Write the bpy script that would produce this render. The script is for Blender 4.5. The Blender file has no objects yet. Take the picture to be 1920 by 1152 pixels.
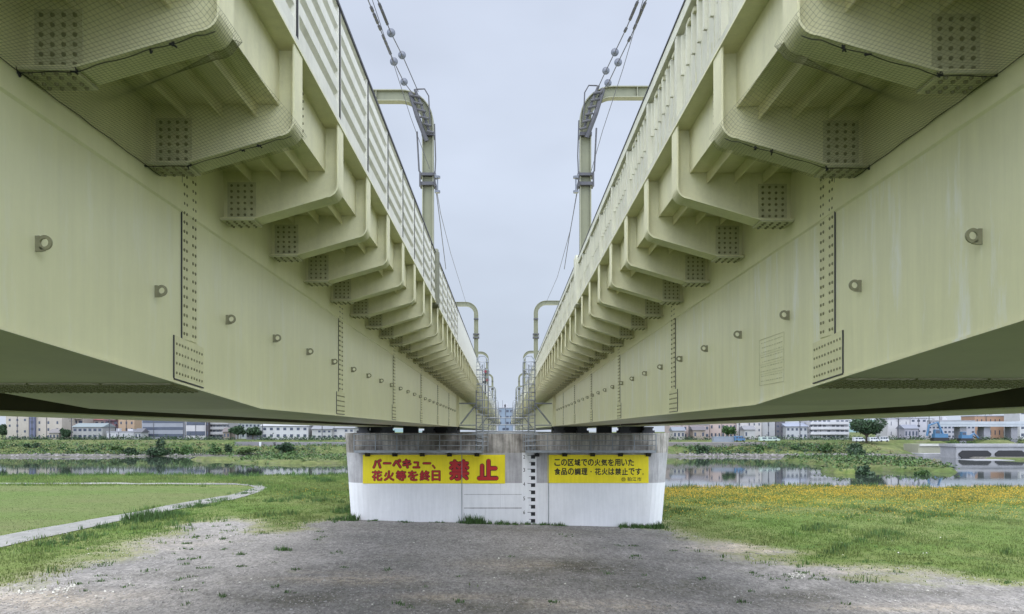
import bpy, math, random
import numpy as np
from mathutils import Vector
R = math.radians
random.seed(7); rng = np.random.default_rng(7)
S = bpy.context.scene
col = S.collection
# ---------------------------------------------------------------- camera / sky / sun / exposure
# authoring space: camera height = 0; everything top-level is lifted by LIFT at the end
LIFT = 6.42
F, CX, CY = 1524.0, 948.0, 809.0          # focal length and vanishing point in photograph pixels (1920 wide)
def at(px, py, Y): return (Y*(px-CX)/F, Y, Y*(CY-py)/F)
cd = bpy.data.cameras.new('camera'); cam = bpy.data.objects.new('camera', cd); col.objects.link(cam)
cd.sensor_width = 36; cd.lens = 36*F/1920; cd.shift_x = (960-CX)/1920; cd.shift_y = (CY-576)/1920
cd.clip_start = .1; cd.clip_end = 9000
cam.location = (0, 0, LIFT); cam.rotation_euler = (R(90), 0, 0)
S.camera = cam
SUN_EL, SUN_AZ = 58, 200
W = bpy.data.worlds.new('World'); S.world = W; W.use_nodes = True
nt = W.node_tree; nt.nodes.clear()
def nn(t, kind, **kw):
    n = t.nodes.new(kind)
    for k, v in kw.items(): setattr(n, k, v)
    return n
out = nn(nt, 'ShaderNodeOutputWorld'); bg = nn(nt, 'ShaderNodeBackground'); bg.inputs[1].default_value = .1
sky = nn(nt, 'ShaderNodeTexSky', sky_type='NISHITA', sun_disc=False, sun_elevation=R(SUN_EL), sun_rotation=R(SUN_AZ), dust_density=3.0)
tc = nn(nt, 'ShaderNodeTexCoord'); sx = nn(nt, 'ShaderNodeSeparateXYZ'); nt.links.new(tc.outputs['Generated'], sx.inputs[0])
rp = nn(nt, 'ShaderNodeValToRGB'); nt.links.new(sx.outputs['Z'], rp.inputs[0])
e = rp.color_ramp.elements
e[0].position = 0.0; e[0].color = (.60, .675, .80, 1); e[1].position = 1.0; e[1].color = (1.15, 1.19, 1.25, 1)
m = e.new(.14); m.color = (.615, .69, .815, 1)
m = e.new(.50); m.color = (.655, .725, .87, 1)
m = e.new(.62); m.color = (.80, .86, .97, 1)
no = nn(nt, 'ShaderNodeTexNoise'); no.inputs['Scale'].default_value = 2.6; no.inputs['Detail'].default_value = 4
mp = nn(nt, 'ShaderNodeMapping'); mp.inputs['Scale'].default_value = (1, 1, 2.2)
nt.links.new(tc.outputs['Generated'], mp.inputs[0]); nt.links.new(mp.outputs[0], no.inputs['Vector'])
mr = nn(nt, 'ShaderNodeMapRange'); mr.inputs['From Min'].default_value = .3; mr.inputs['From Max'].default_value = .7
mr.inputs['To Min'].default_value = 7.9; mr.inputs['To Max'].default_value = 9.6
nt.links.new(no.outputs[0], mr.inputs[0])
vm = nn(nt, 'ShaderNodeVectorMath', operation='SCALE'); nt.links.new(rp.outputs[0], vm.inputs[0]); nt.links.new(mr.outputs[0], vm.inputs['Scale'])
br = nn(nt, 'ShaderNodeMapRange', interpolation_type='SMOOTHSTEP'); br.inputs['From Min'].default_value = .78; br.inputs['From Max'].default_value = -.55
br.inputs['To Min'].default_value = 1.0; br.inputs['To Max'].default_value = 3.9; nt.links.new(sx.outputs['Y'], br.inputs[0])   # added brightness in the unseen sky beside and behind the camera, filling under the bridges
vm2 = nn(nt, 'ShaderNodeVectorMath', operation='SCALE'); nt.links.new(vm.outputs[0], vm2.inputs[0]); nt.links.new(br.outputs[0], vm2.inputs['Scale']); vm = vm2
mx = nn(nt, 'ShaderNodeMix', data_type='RGBA'); mx.inputs['Factor'].default_value = .93
nt.links.new(sky.outputs[0], mx.inputs['A']); nt.links.new(vm.outputs[0], mx.inputs['B'])
nt.links.new(mx.outputs['Result'], bg.inputs[0]); nt.links.new(bg.outputs[0], out.inputs[0])
sd = bpy.data.lights.new('sun', 'SUN'); sd.energy = .5; sd.angle = R(25); sd.color = (1, .965, .9)
so = bpy.data.objects.new('sun', sd); col.objects.link(so); so.rotation_euler = (R(90-SUN_EL), 0, R(180-SUN_AZ)); so.location = (0, 0, 60)
S.view_settings.view_transform = 'Standard'; S.view_settings.look = 'None'; S.view_settings.gamma = 1
S.view_settings.use_curve_mapping = False; S.view_settings.exposure = .26
# ---------------------------------------------------------------- materials
def mat(name, c, rough=.7, chalk=0, var=.12, scale=1.5, c2=None, spec=.5, bump=0, bscale=30, island=0, metal=0, stretch=(1,1,1), streak=0, fine=0):
    m = bpy.data.materials.new(name); m.use_nodes = True; t = m.node_tree; b = t.nodes['Principled BSDF']
    b.inputs['Roughness'].default_value = rough; b.inputs['Specular IOR Level'].default_value = spec; b.inputs['Metallic'].default_value = metal
    g = nn(t, 'ShaderNodeTexCoord'); mpn = nn(t, 'ShaderNodeMapping'); mpn.inputs['Scale'].default_value = stretch
    t.links.new(g.outputs['Object'], mpn.inputs[0])
    n1 = nn(t, 'ShaderNodeTexNoise'); n1.inputs['Scale'].default_value = scale; n1.inputs['Detail'].default_value = 6; n1.inputs['Roughness'].default_value = .6
    t.links.new(mpn.outputs[0], n1.inputs['Vector'])
    if c2 is None: c2 = tuple(x*(1-var*2) for x in c)
    mm = nn(t, 'ShaderNodeMix', data_type='RGBA'); mm.inputs['A'].default_value = (*c, 1); mm.inputs['B'].default_value = (*c2, 1)
    r1 = nn(t, 'ShaderNodeMapRange'); r1.inputs['From Min'].default_value = .35; r1.inputs['From Max'].default_value = .68
    t.links.new(n1.outputs[0], r1.inputs[0]); t.links.new(r1.outputs[0], mm.inputs['Factor'])
    last = mm.outputs['Result']
    def mul(fac_socket, lo, hi, fmin=.35, fmax=.65):
        nonlocal last
        r = nn(t, 'ShaderNodeMapRange'); r.inputs['From Min'].default_value = fmin; r.inputs['From Max'].default_value = fmax
        r.inputs['To Min'].default_value = lo; r.inputs['To Max'].default_value = hi
        t.links.new(fac_socket, r.inputs[0])
        v = nn(t, 'ShaderNodeVectorMath', operation='SCALE'); t.links.new(last, v.inputs[0]); t.links.new(r.outputs[0], v.inputs['Scale']); last = v.outputs[0]
    if fine:
        n2 = nn(t, 'ShaderNodeTexNoise'); n2.inputs['Scale'].default_value = scale*9; n2.inputs['Detail'].default_value = 5; n2.inputs['Roughness'].default_value = .8
        t.links.new(g.outputs['Object'], n2.inputs['Vector']); mul(n2.outputs[0], 1-fine, 1+fine)
    if streak:
        m3 = nn(t, 'ShaderNodeMapping'); m3.inputs['Scale'].default_value = (5, 5, .35); t.links.new(g.outputs['Object'], m3.inputs[0])
        n3 = nn(t, 'ShaderNodeTexNoise'); n3.inputs['Scale'].default_value = 1.3; n3.inputs['Detail'].default_value = 5; n3.inputs['Roughness'].default_value = .65
        t.links.new(m3.outputs[0], n3.inputs['Vector']); mul(n3.outputs[0], 1-streak, 1+streak*.6)
    if chalk:
        m4 = nn(t, 'ShaderNodeMapping'); m4.inputs['Scale'].default_value = (1, 3.2, .55); t.links.new(g.outputs['Object'], m4.inputs[0])
        n4 = nn(t, 'ShaderNodeTexNoise'); n4.inputs['Scale'].default_value = 1.1; n4.inputs['Detail'].default_value = 7; n4.inputs['Roughness'].default_value = .7; t.links.new(m4.outputs[0], n4.inputs['Vector'])
        r4 = nn(t, 'ShaderNodeMapRange'); r4.inputs['From Min'].default_value = .54; r4.inputs['From Max'].default_value = .66; r4.inputs['To Max'].default_value = chalk; t.links.new(n4.outputs[0], r4.inputs[0])
        x4 = nn(t, 'ShaderNodeMix', data_type='RGBA'); t.links.new(r4.outputs[0], x4.inputs['Factor']); t.links.new(last, x4.inputs['A']); x4.inputs['B'].default_value = (.80, .79, .70, 1); last = x4.outputs['Result']
    if island:
        gi = nn(t, 'ShaderNodeNewGeometry'); mul(gi.outputs['Random Per Island'], 1-island, 1+island, 0, 1)
    t.links.new(last, b.inputs['Base Color'])
    if bump:
        nb = nn(t, 'ShaderNodeTexNoise'); nb.inputs['Scale'].default_value = bscale; nb.inputs['Detail'].default_value = 4
        t.links.new(g.outputs['Object'], nb.inputs['Vector'])
        bp = nn(t, 'ShaderNodeBump'); bp.inputs['Strength'].default_value = bump; bp.inputs['Distance'].default_value = .05
        t.links.new(nb.outputs[0], bp.inputs['Height']); t.links.new(bp.outputs[0], b.inputs['Normal'])
    return m
M = {}
PA = (.79, .765, .52)
M['paint'] = mat('cream_paint', PA, .30, .35, .055, .45, streak=.035, fine=.015)
M['paint_r'] = mat('cream_paint_chalky', PA, .30, 1.0, .055, .45, streak=.06, fine=.015)
M['paint_up'] = mat('cream_paint_upper', (.80, .77, .53), .5, 0, .03, 1.0, streak=.03, fine=.015)
M['paint_rough'] = mat('cream_paint_flange', (.73, .70, .46), .5, 0, .05, 2.5, streak=.05, fine=.04)
M['plate'] = mat('cream_paint_plate', (.58, .56, .37), .5, 0, .10, 8, fine=.06)
M['bolt'] = mat('bolt_shade_paint', (.22, .21, .115), .55, 0, .1, 10)  # cream bolts darkened: the shadow round each head is put into the colour
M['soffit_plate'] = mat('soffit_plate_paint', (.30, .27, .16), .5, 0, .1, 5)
M['wall_l'] = mat('wall_paint_grey', (.72, .705, .61), .45, 0, .05, 1.5, streak=.08, fine=.03)
M['wall_r'] = mat('wall_paint_cream', (.60, .59, .47), .5, 0, .07, 2.0, streak=.09, fine=.04)
M['steel'] = mat('galvanised_steel', (.29, .31, .335), .45, 0, .1, 6, metal=.3)
M['dark_steel'] = mat('dark_steel', (.055, .055, .065), .6, 0, .15, 6)
M['black'] = mat('black_paint', (.012, .012, .014), .6, 0, .1, 5)
M['wire'] = mat('weathered_wire', (.10, .10, .13), .6, 0, .1, 6)
M['net'] = mat('dark_netting', (.16, .16, .09), .8, 0, .1, 6)
M['glass_ins'] = mat('grey_porcelain', (.11, .12, .15), .3, 0, .1, 6)
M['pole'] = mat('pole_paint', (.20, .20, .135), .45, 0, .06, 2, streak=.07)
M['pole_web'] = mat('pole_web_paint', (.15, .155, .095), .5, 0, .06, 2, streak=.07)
M['lug'] = mat('lug_paint', (.30, .285, .18), .5, 0, .1, 10)
M['soffit'] = mat('shaded_soffit_paint', (.40, .40, .24), .4, 0, .12, .5, c2=(.30, .295, .18), fine=.03)  # darker copy of the cream paint, underside shade put into the colour
M['rust'] = mat('rust_smear', (.16, .09, .04), .9, 0, .2, 10)
M['white_wall'] = mat('white_painted_concrete', (.76, .755, .775), .75, 0, .05, .35, streak=.05, fine=.02, bump=.05, bscale=6)
M['concrete'] = mat('grey_concrete', (.46, .445, .455), .85, 0, .14, .7, streak=.20, fine=.06, bump=.1, bscale=8)
M['concrete_top'] = mat('stained_concrete', (.48, .445, .41), .9, 0, .28, .45, c2=(.10, .085, .07), streak=.45, fine=.1)
M['gap_shade'] = mat('shaded_inner_paint', (.085, .075, .042), .8, 0, .15, .6)  # shade between the two boxes, painted as a near-black colour
M['yellow'] = mat('yellow_sign', (.86, .71, .008), .6, 0, .06, .5, streak=.06, bump=.6, bscale=1.6)
M['red'] = mat('red_letter', (.47, .012, .015), .5, 0, .05, 2)
M['maroon'] = mat('maroon_outline', (.07, .008, .01), .6, 0, .05, 2)
M['letter'] = mat('black_letter', (.02, .018, .012), .6, 0, .05, 2)
M['bright_red'] = mat('red_lamp', (.25, .03, .05), .4, 0, .05, 2)
M['far_conc'] = mat('far_concrete', (.30, .30, .315), .9, 0, .12, .12, fine=.1)
M['rock'] = mat('bank_rocks', (.17, .16, .155), .9, 0, .15, 1, island=.4)
M['stone'] = mat('gravel_stones', (.27, .255, .245), .9, 0, .1, 3, island=.5)
M['leaf_dark'] = mat('dark_foliage', (.03, .065, .022), .7, 0, .1, .5, island=.6, c2=(.018, .04, .02))
M['leaf_mid'] = mat('mid_foliage', (.055, .11, .025), .7, 0, .1, .5, island=.55, c2=(.03, .07, .02))
M['leaf_light'] = mat('light_foliage', (.075, .12, .03), .7, 0, .1, .3, island=.55, c2=(.045, .085, .022))
M['leaf_dry'] = mat('dry_foliage', (.15, .14, .06), .8, 0, .1, .4, island=.4)
M['grass'] = mat('grass_blades', (.095, .165, .028), .75, 0, .1, .09, island=.4, c2=(.135, .16, .045))
M['lawn'] = mat('lawn_blades', (.11, .165, .045), .8, 0, .1, .12, island=.3, c2=(.14, .155, .06))
M['bolt_rust'] = mat('rusty_bolt', (.24, .17, .09), .8, 0, .2, 12)
M['weed'] = mat('weed_blades', (.06, .125, .028), .75, 0, .1, .3, island=.5)
M['flower'] = mat('orange_flowers', (.56, .36, .03), .7, 0, .05, 2, island=.25)
M['bark'] = mat('bark', (.10, .08, .06), .9, 0, .2, 3)
M['path'] = mat('pale_path', (.255, .25, .235), .9, 0, .16, .25, fine=.2)
M['blue'] = mat('blue_machine', (.05, .14, .26), .5, 0, .1, 1)
M['white'] = mat('white_vehicle', (.52, .53, .55), .35, 0, .04, 1)
M['win'] = mat('window_glass', (.05, .06, .09), .2, 0, .1, 1)
M['hill'] = mat('hill_green', (.12, .20, .20), .95, 0, .1, .01)
def cmat(rgb):
    k = 'c_%d_%d_%d' % tuple(int(v*100) for v in rgb)
    if k not in M: M[k] = mat('render_'+k, rgb, .85, 0, .08, .15, fine=.05, streak=.03)
    return M[k]
# ground: gravel to turf by the vertex attribute «turf», frayed with noise
def ground_mat():
    m = bpy.data.materials.new('ground_soil'); m.use_nodes = True; t = m.node_tree; b = t.nodes['Principled BSDF']; L = t.links.new
    b.inputs['Roughness'].default_value = .95; b.inputs['Specular IOR Level'].default_value = .15
    g = nn(t, 'ShaderNodeTexCoord').outputs['Object']
    def noise(s, d=6, r=.6, st=(1,1,1)):
        mp_ = nn(t, 'ShaderNodeMapping'); mp_.inputs['Scale'].default_value = st; L(g, mp_.inputs[0])
        n = nn(t, 'ShaderNodeTexNoise'); n.inputs['Scale'].default_value = s; n.inputs['Detail'].default_value = d; n.inputs['Roughness'].default_value = r; L(mp_.outputs[0], n.inputs['Vector']); return n.outputs[0]
    def rng_(s, a, b_, c=0, d=1):
        r = nn(t, 'ShaderNodeMapRange'); r.inputs['From Min'].default_value = a; r.inputs['From Max'].default_value = b_; r.inputs['To Min'].default_value = c; r.inputs['To Max'].default_value = d; L(s, r.inputs[0]); return r.outputs[0]
    def mixc(f, a, b_):
        x = nn(t, 'ShaderNodeMix', data_type='RGBA'); L(f, x.inputs['Factor'])
        for s, v in (('A', a), ('B', b_)):
            if isinstance(v, tuple): x.inputs[s].default_value = (*v, 1)
            else: L(v, x.inputs[s])
        return x.outputs['Result']
    def mult(a, f):
        v = nn(t, 'ShaderNodeVectorMath', operation='SCALE'); L(a, v.inputs[0]); L(f, v.inputs['Scale']); return v.outputs[0]
    def attr(n):
        a = nn(t, 'ShaderNodeAttribute', attribute_name=n); return a.outputs['Fac']
    gr = mixc(rng_(noise(.14, 8, .7, (1, .8, 1)), .38, .64), (.28, .262, .248), (.185, .176, .168))
    gr = mixc(rng_(noise(.11, 8, .72, (1, .9, 1)), .53, .68, 0, .8), gr, (.12, .112, .098))
    gr = mixc(rng_(noise(.6, 8, .75), .58, .70, 0, .5), gr, (.15, .155, .085))
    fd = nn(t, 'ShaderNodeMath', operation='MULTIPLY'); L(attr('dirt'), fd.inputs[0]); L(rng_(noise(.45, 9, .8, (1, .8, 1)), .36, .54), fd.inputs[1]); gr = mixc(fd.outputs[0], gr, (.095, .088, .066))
    fs = nn(t, 'ShaderNodeMath', operation='MULTIPLY'); L(attr('sand'), fs.inputs[0]); L(rng_(noise(.5, 9, .8, (.6, .9, 1)), .38, .54), fs.inputs[1]); gr = mixc(fs.outputs[0], gr, (.44, .37, .29))
    gr = mult(gr, rng_(noise(1.6, 8, .85, (1, .5, 1)), .34, .66, .75, 1.25))
    gr = mult(gr, rng_(noise(6.5, 3, .9, (1, .42, 1)), .34, .66, .62, 1.38))
    tf = mixc(rng_(noise(.12, 7, .65), .35, .65), (.095, .155, .032), (.155, .17, .062))
    tf = mixc(rng_(noise(.45, 6, .7), .5, .68, 0, .7), tf, (.05, .10, .022))
    tf = mult(tf, rng_(noise(6, 6, .8), .3, .7, .7, 1.3))
    lawn = mixc(rng_(noise(.10, 6, .6, (.6, 1.6, 1)), .35, .65), (.105, .150, .042), (.130, .145, .058))
    lawn = mult(lawn, rng_(noise(3, 6, .85, (.6, 1.5, 1)), .3, .7, .7, 1.3))
    far = mixc(rng_(noise(.07, 8, .7), .35, .65), (.06, .095, .026), (.13, .14, .057))
    far = mixc(rng_(noise(.13, 8, .75, (.5, 1, 3)), .54, .66, 0, .8), far, (.13, .12, .085))
    far = mult(far, rng_(noise(.6, 6, .8), .3, .7, .5, 1.4))
    def frayed(n, amp, s):
        ad = nn(t, 'ShaderNodeMath', operation='MULTIPLY_ADD'); L(noise(s, 8, .75), ad.inputs[0]); ad.inputs[1].default_value = amp; L(attr(n), ad.inputs[2])
        return rng_(ad.outputs[0], .5+amp*.5-.06, .5+amp*.5+.06)
    ad = nn(t, 'ShaderNodeMath', operation='MULTIPLY_ADD'); L(noise(.55, 9, .8), ad.inputs[0]); ad.inputs[1].default_value = 2.0; L(attr('turf'), ad.inputs[2])
    ad2 = nn(t, 'ShaderNodeMath', operation='MULTIPLY_ADD'); L(noise(.2, 4, .6), ad2.inputs[0]); ad2.inputs[1].default_value = 1.6; L(ad.outputs[0], ad2.inputs[2])
    moss = mixc(rng_(noise(.5, 8, .75), .38, .6), (.17, .185, .07), (.25, .235, .16))
    moss = mult(moss, rng_(noise(5, 4, .85, (1, .5, 1)), .3, .7, .65, 1.35))
    c = mixc(rng_(ad2.outputs[0], 1.75, 2.25), gr, moss)
    c = mixc(rng_(ad2.outputs[0], 2.25, 2.9), c, tf)
    c = mixc(frayed('lawn', .2, .5), c, lawn)
    c = mixc(frayed('far', .2, .5), c, far)
    rocky = mixc(rng_(noise(.9, 6, .8), .4, .6), (.16, .15, .14), (.06, .06, .05))
    c = mixc(frayed('shore', .8, .3), c, rocky)
    L(c, b.inputs['Base Color'])
    bp = nn(t, 'ShaderNodeBump'); bp.inputs['Strength'].default_value = .35; bp.inputs['Distance'].default_value = .06; L(noise(7, 6, .8), bp.inputs['Height']); L(bp.outputs[0], b.inputs['Normal'])
    return m
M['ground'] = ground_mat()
def water_mat():
    m = bpy.data.materials.new('river_water'); m.use_nodes = True; t = m.node_tree; b = t.nodes['Principled BSDF']
    b.inputs['Base Color'].default_value = (.035, .045, .04, 1); b.inputs['Roughness'].default_value = .03; b.inputs['Specular IOR Level'].default_value = .9; b.inputs['IOR'].default_value = 1.75
    g = nn(t, 'ShaderNodeTexCoord'); mp_ = nn(t, 'ShaderNodeMapping'); mp_.inputs['Scale'].default_value = (.25, 1, 1); t.links.new(g.outputs['Object'], mp_.inputs[0])
    n = nn(t, 'ShaderNodeTexNoise'); n.inputs['Scale'].default_value = 1.2; n.inputs['Detail'].default_value = 3; t.links.new(mp_.outputs[0], n.inputs['Vector'])
    bp = nn(t, 'ShaderNodeBump'); bp.inputs['Strength'].default_value = .05; bp.inputs['Distance'].default_value = .05; t.links.new(n.outputs[0], bp.inputs['Height']); t.links.new(bp.outputs[0], b.inputs['Normal'])
    return m
M['water'] = water_mat()
# ---------------------------------------------------------------- helpers
def wloc(o):
    v = Vector((0, 0, 0))
    while o: v += o.location; o = o.parent
    return v
class MB:
    def __init__(s): s.v = []; s.f = []
    def box(s, x0, x1, y0, y1, z0, z1):
        x0, x1 = sorted((x0, x1)); y0, y1 = sorted((y0, y1)); z0, z1 = sorted((z0, z1)); n = len(s.v)
        s.v += [(x0,y0,z0),(x1,y0,z0),(x1,y1,z0),(x0,y1,z0),(x0,y0,z1),(x1,y0,z1),(x1,y1,z1),(x0,y1,z1)]
        s.f += [(n,n+3,n+2,n+1),(n+4,n+5,n+6,n+7),(n,n+1,n+5,n+4),(n+1,n+2,n+6,n+5),(n+2,n+3,n+7,n+6),(n+3,n,n+4,n+7)]; return s
    def quad(s, a, b, c, d): n = len(s.v); s.v += [a,b,c,d]; s.f.append((n,n+1,n+2,n+3)); return s
    def prism(s, prof, a0, a1, axis='y', caps=True):
        # prof: 2D points; axis 'y': (x,z) ; 'x': (y,z) ; 'z': (x,y)
        n = len(s.v); k = len(prof)
        for a in (a0, a1):
            for p, q in prof: s.v.append({'y': (p,a,q), 'x': (a,p,q), 'z': (p,q,a)}[axis])
        for i in range(k): j = (i+1) % k; s.f.append((n+i, n+j, n+k+j, n+k+i))
        if caps: s.f.append(tuple(range(n, n+k))[::-1]); s.f.append(tuple(range(n+k, n+2*k)))
        return s
    def tube(s, pts, r, k=6, closed=False):
        pts = [Vector(p) for p in pts]; n0 = len(s.v); N = len(pts); up0 = None
        for i, p in enumerate(pts):
            if closed: d = pts[(i+1) % N]-pts[i-1]
            else: d = pts[min(i+1, N-1)]-pts[max(i-1, 0)]
            d.normalize(); up = Vector((0,0,1)) if abs(d.z) < .95 else Vector((0,1,0))
            if up0 is not None:
                u = (up0 - d*up0.dot(d)).normalized()
            else: u = d.cross(up).normalized()
            up0 = u; w = d.cross(u)
            for a in range(k):
                t = 2*math.pi*a/k; s.v.append(tuple(p+u*(r*math.cos(t))+w*(r*math.sin(t))))
        for i in range(N if closed else N-1):
            for a in range(k):
                b = (a+1) % k; j = (i+1) % N
                s.f.append((n0+i*k+a, n0+i*k+b, n0+j*k+b, n0+j*k+a))
        if not closed: s.f.append(tuple(range(n0, n0+k))[::-1]); s.f.append(tuple(range(n0+(N-1)*k, n0+N*k)))
        return s
    def bolt(s, c, axis, r=.015, h=.016, k=6):
        # domed bolt head, axis = signed unit tuple
        ax = Vector(axis); u = ax.orthogonal().normalized(); w = ax.cross(u); n = len(s.v); c = Vector(c)
        for rr, hh in ((r, 0), (r*.72, h)):
            for a in range(k):
                t = 2*math.pi*a/k; s.v.append(tuple(c+ax*hh+u*rr*math.cos(t)+w*rr*math.sin(t)))
        for a in range(k): b = (a+1) % k; s.f.append((n+a, n+b, n+k+b, n+k+a))
        s.f.append(tuple(range(n+k, n+2*k))); return s
    def build(s, name, mt, parent=None, smooth=False, props=None, extra=None):
        nf = len(s.f)
        if extra:
            n = len(s.v); s.v += extra[0].v; s.f += [tuple(i+n for i in f) for f in extra[0].f]
        me = bpy.data.meshes.new(name); o = bpy.data.objects.new(name, me); col.objects.link(o)
        off = wloc(parent) if parent else Vector((0,0,0))
        me.from_pydata([(x-off.x, y-off.y, z-off.z) for x, y, z in s.v], [], s.f); me.validate(); me.update()
        me.materials.append(M[mt] if isinstance(mt, str) else mt)
        if extra:
            me.materials.append(M[extra[1]]); ix = [0]*nf+[1]*(len(me.polygons)-nf); me.polygons.foreach_set('material_index', ix)
        if smooth: me.polygons.foreach_set('use_smooth', [True]*len(me.polygons))
        if parent: o.parent = parent
        if props: tag(o, *props)
        return o
def tag(o, label=None, cat=None, group=None, kind=None):
    if label: o['label'] = label
    if cat: o['category'] = cat
    if group: o['group'] = group
    if kind: o['kind'] = kind
    return o
def thing(name, label, cat, loc=(0,0,0), group=None):
    o = bpy.data.objects.new(name, None); col.objects.link(o); o.location = loc; o.empty_display_size = .3
    return tag(o, label, cat, group)
def dup(o, parent, d=(0,0,0)):
    c = o.copy(); col.objects.link(c); c.parent = parent; c.location = Vector(o.location)+Vector(d)
    for ch in list(o.children): dup(ch, c)
    return c
def dup_thing(o, loc, label, group=None):
    c = dup(o, None); c.location = loc; tag(c, label, None, group); return c
def big(name, V, Fq, mt, parent=None, smooth=False):
    # numpy mesh: V (n,3), Fq (m,3|4)
    me = bpy.data.meshes.new(name); k = Fq.shape[1]
    me.vertices.add(len(V)); me.vertices.foreach_set('co', V.astype(np.float32).ravel())
    me.loops.add(Fq.size); me.loops.foreach_set('vertex_index', Fq.astype(np.int32).ravel())
    me.polygons.add(len(Fq)); me.polygons.foreach_set('loop_start', np.arange(0, Fq.size, k, dtype=np.int32))
    me.update(calc_edges=True)
    if smooth: me.polygons.foreach_set('use_smooth', [True]*len(me.polygons))
    me.materials.append(M[mt]); o = bpy.data.objects.new(name, me); col.objects.link(o)
    if parent:
        off = wloc(parent); o.parent = parent; o.matrix_parent_inverse.identity(); o.location = -off
    return o
# ---------------------------------------------------------------- terrain
WATER = -8.0
def smooth(a, b, x): t = np.clip((x-a)/(b-a), 0, 1); return t*t*(3-2*t)
def lump(x, y, s=1.0): return (np.sin(x*.9*s+1.3)*np.cos(y*.7*s+.4)+.6*np.sin(x*2.1*s+y*1.3*s)+.4*np.cos(x*3.7*s-y*2.9*s+2))/2
def shore_y(x): return 96+16*smooth(20, -15, x)+1.5*np.sin(x*.21)+1.0*np.sin(x*.57+1)
def gheight(x, y):
    x = np.asarray(x, float); y = np.asarray(y, float)
    base = -6.42-.025*np.clip(x, -12, 12)
    base = base+.05*lump(x, y, .5)
    emb = -1.75+(base+1.75)*smooth(1.5, 17, y)
    sy = shore_y(x)
    z = emb+(-9.4-emb)*smooth(sy, sy+13, y)
    far0 = 259+4*np.sin(x*.05)+2.5*np.sin(x*.17+2)+16*smooth(128, 142, x)
    up = smooth(far0-14, far0+2, y)*2.0
    z2 = -9.4+up+(-4.9+7.4)*smooth(far0+2, far0+14, y)+(1.8)*smooth(far0+22, 300, y)
    z = np.where(y > 200, np.maximum(z, np.minimum(z2, -3.1)), z)
    for cx, cy, rx, ry, hh in ((-50, 222, 24, 24, .75), (-74, 232, 15, 14, .6), (84, 186, 11, 30, .8), (92, 216, 17, 28, .6), (66, 158, 4, 8, .7), (146, 172, 12, 4, .5)):
        q = ((x-cx)/rx)**2+((y-cy)/ry)**2+.18*lump(x, y, .35)
        z = np.maximum(z, -9.4+(1.45+hh+.25*lump(x, y, .6))*smooth(1.15, .8, q))
    return z
def gp(px, py, lift=0.0):
    # photograph pixel -> point on the flood plain
    Y = 60.0
    for _ in range(12):
        X = Y*(px-CX)/F; h = -6.42-.025*min(12, max(-12, X)); Y = -h*F/(py-CY)
    return (X, Y, h+lift)
def poly_sd(P, x, y):
    P = np.array(P); d = np.full(x.shape, 1e9); inside = np.zeros(x.shape, bool)
    for i in range(len(P)):
        a = P[i]; b = P[(i+1) % len(P)]; e_ = b-a; w = np.stack([x-a[0], y-a[1]], -1)
        t = np.clip((w@e_)/(e_@e_), 0, 1); q = w-t[..., None]*e_; d = np.minimum(d, (q**2).sum(-1))
        c = ((a[1] > y) != (b[1] > y)) & (x < (b[0]-a[0])*(y-a[1])/((b[1]-a[1]) if b[1] != a[1] else 1e-9)+a[0]); inside ^= c
    return np.where(inside, 1, -1)*np.sqrt(d)
GRAVEL = [(-700,1230),(0,1098),(110,1068),(200,1045),(260,1016),(340,992),(430,972),(480,975),(500,998),(560,992),(610,980),(650,972),(700,968),(1230,975),(1262,1000),(1310,1008),(1330,1030),(1420,1046),(1480,1062),(1600,1082),(1750,1078),(1920,1092),(2300,1120),(3000,1500),(-1500,1500)]
GP = [gp(*p)[:2] for p in GRAVEL]
GP[-2] = (60, 2.0); GP[-1] = (-60, 2.0)
LAWN = [(-900,912),(300,912),(440,913),(478,916),(425,930),(240,960),(0,1003),(-400,1075)]
LP = [gp(*p)[:2] for p in LAWN]
def turf_val(x, y):
    sd_ = -poly_sd(GP, x, y)
    v = .5+sd_/3.2
    for px, py, r in ((1400,1025,1.9),(1600,1066,1.7),(1480,1035,1.2),(640,985,1.2),(1180,1000,.8),(395,985,1.2)):
        X, Y, _ = gp(px, py); v = v-.9*np.exp(-(((x-X)/r/2.2)**2+((y-Y)/r/1.4)**2))
    v = np.where(y < 26.0, np.maximum(v, .5+(26.0-y)*.4), v)     # grassy levee slope below the viewpoint
    return np.clip(v, -.8, 1.9)
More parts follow.
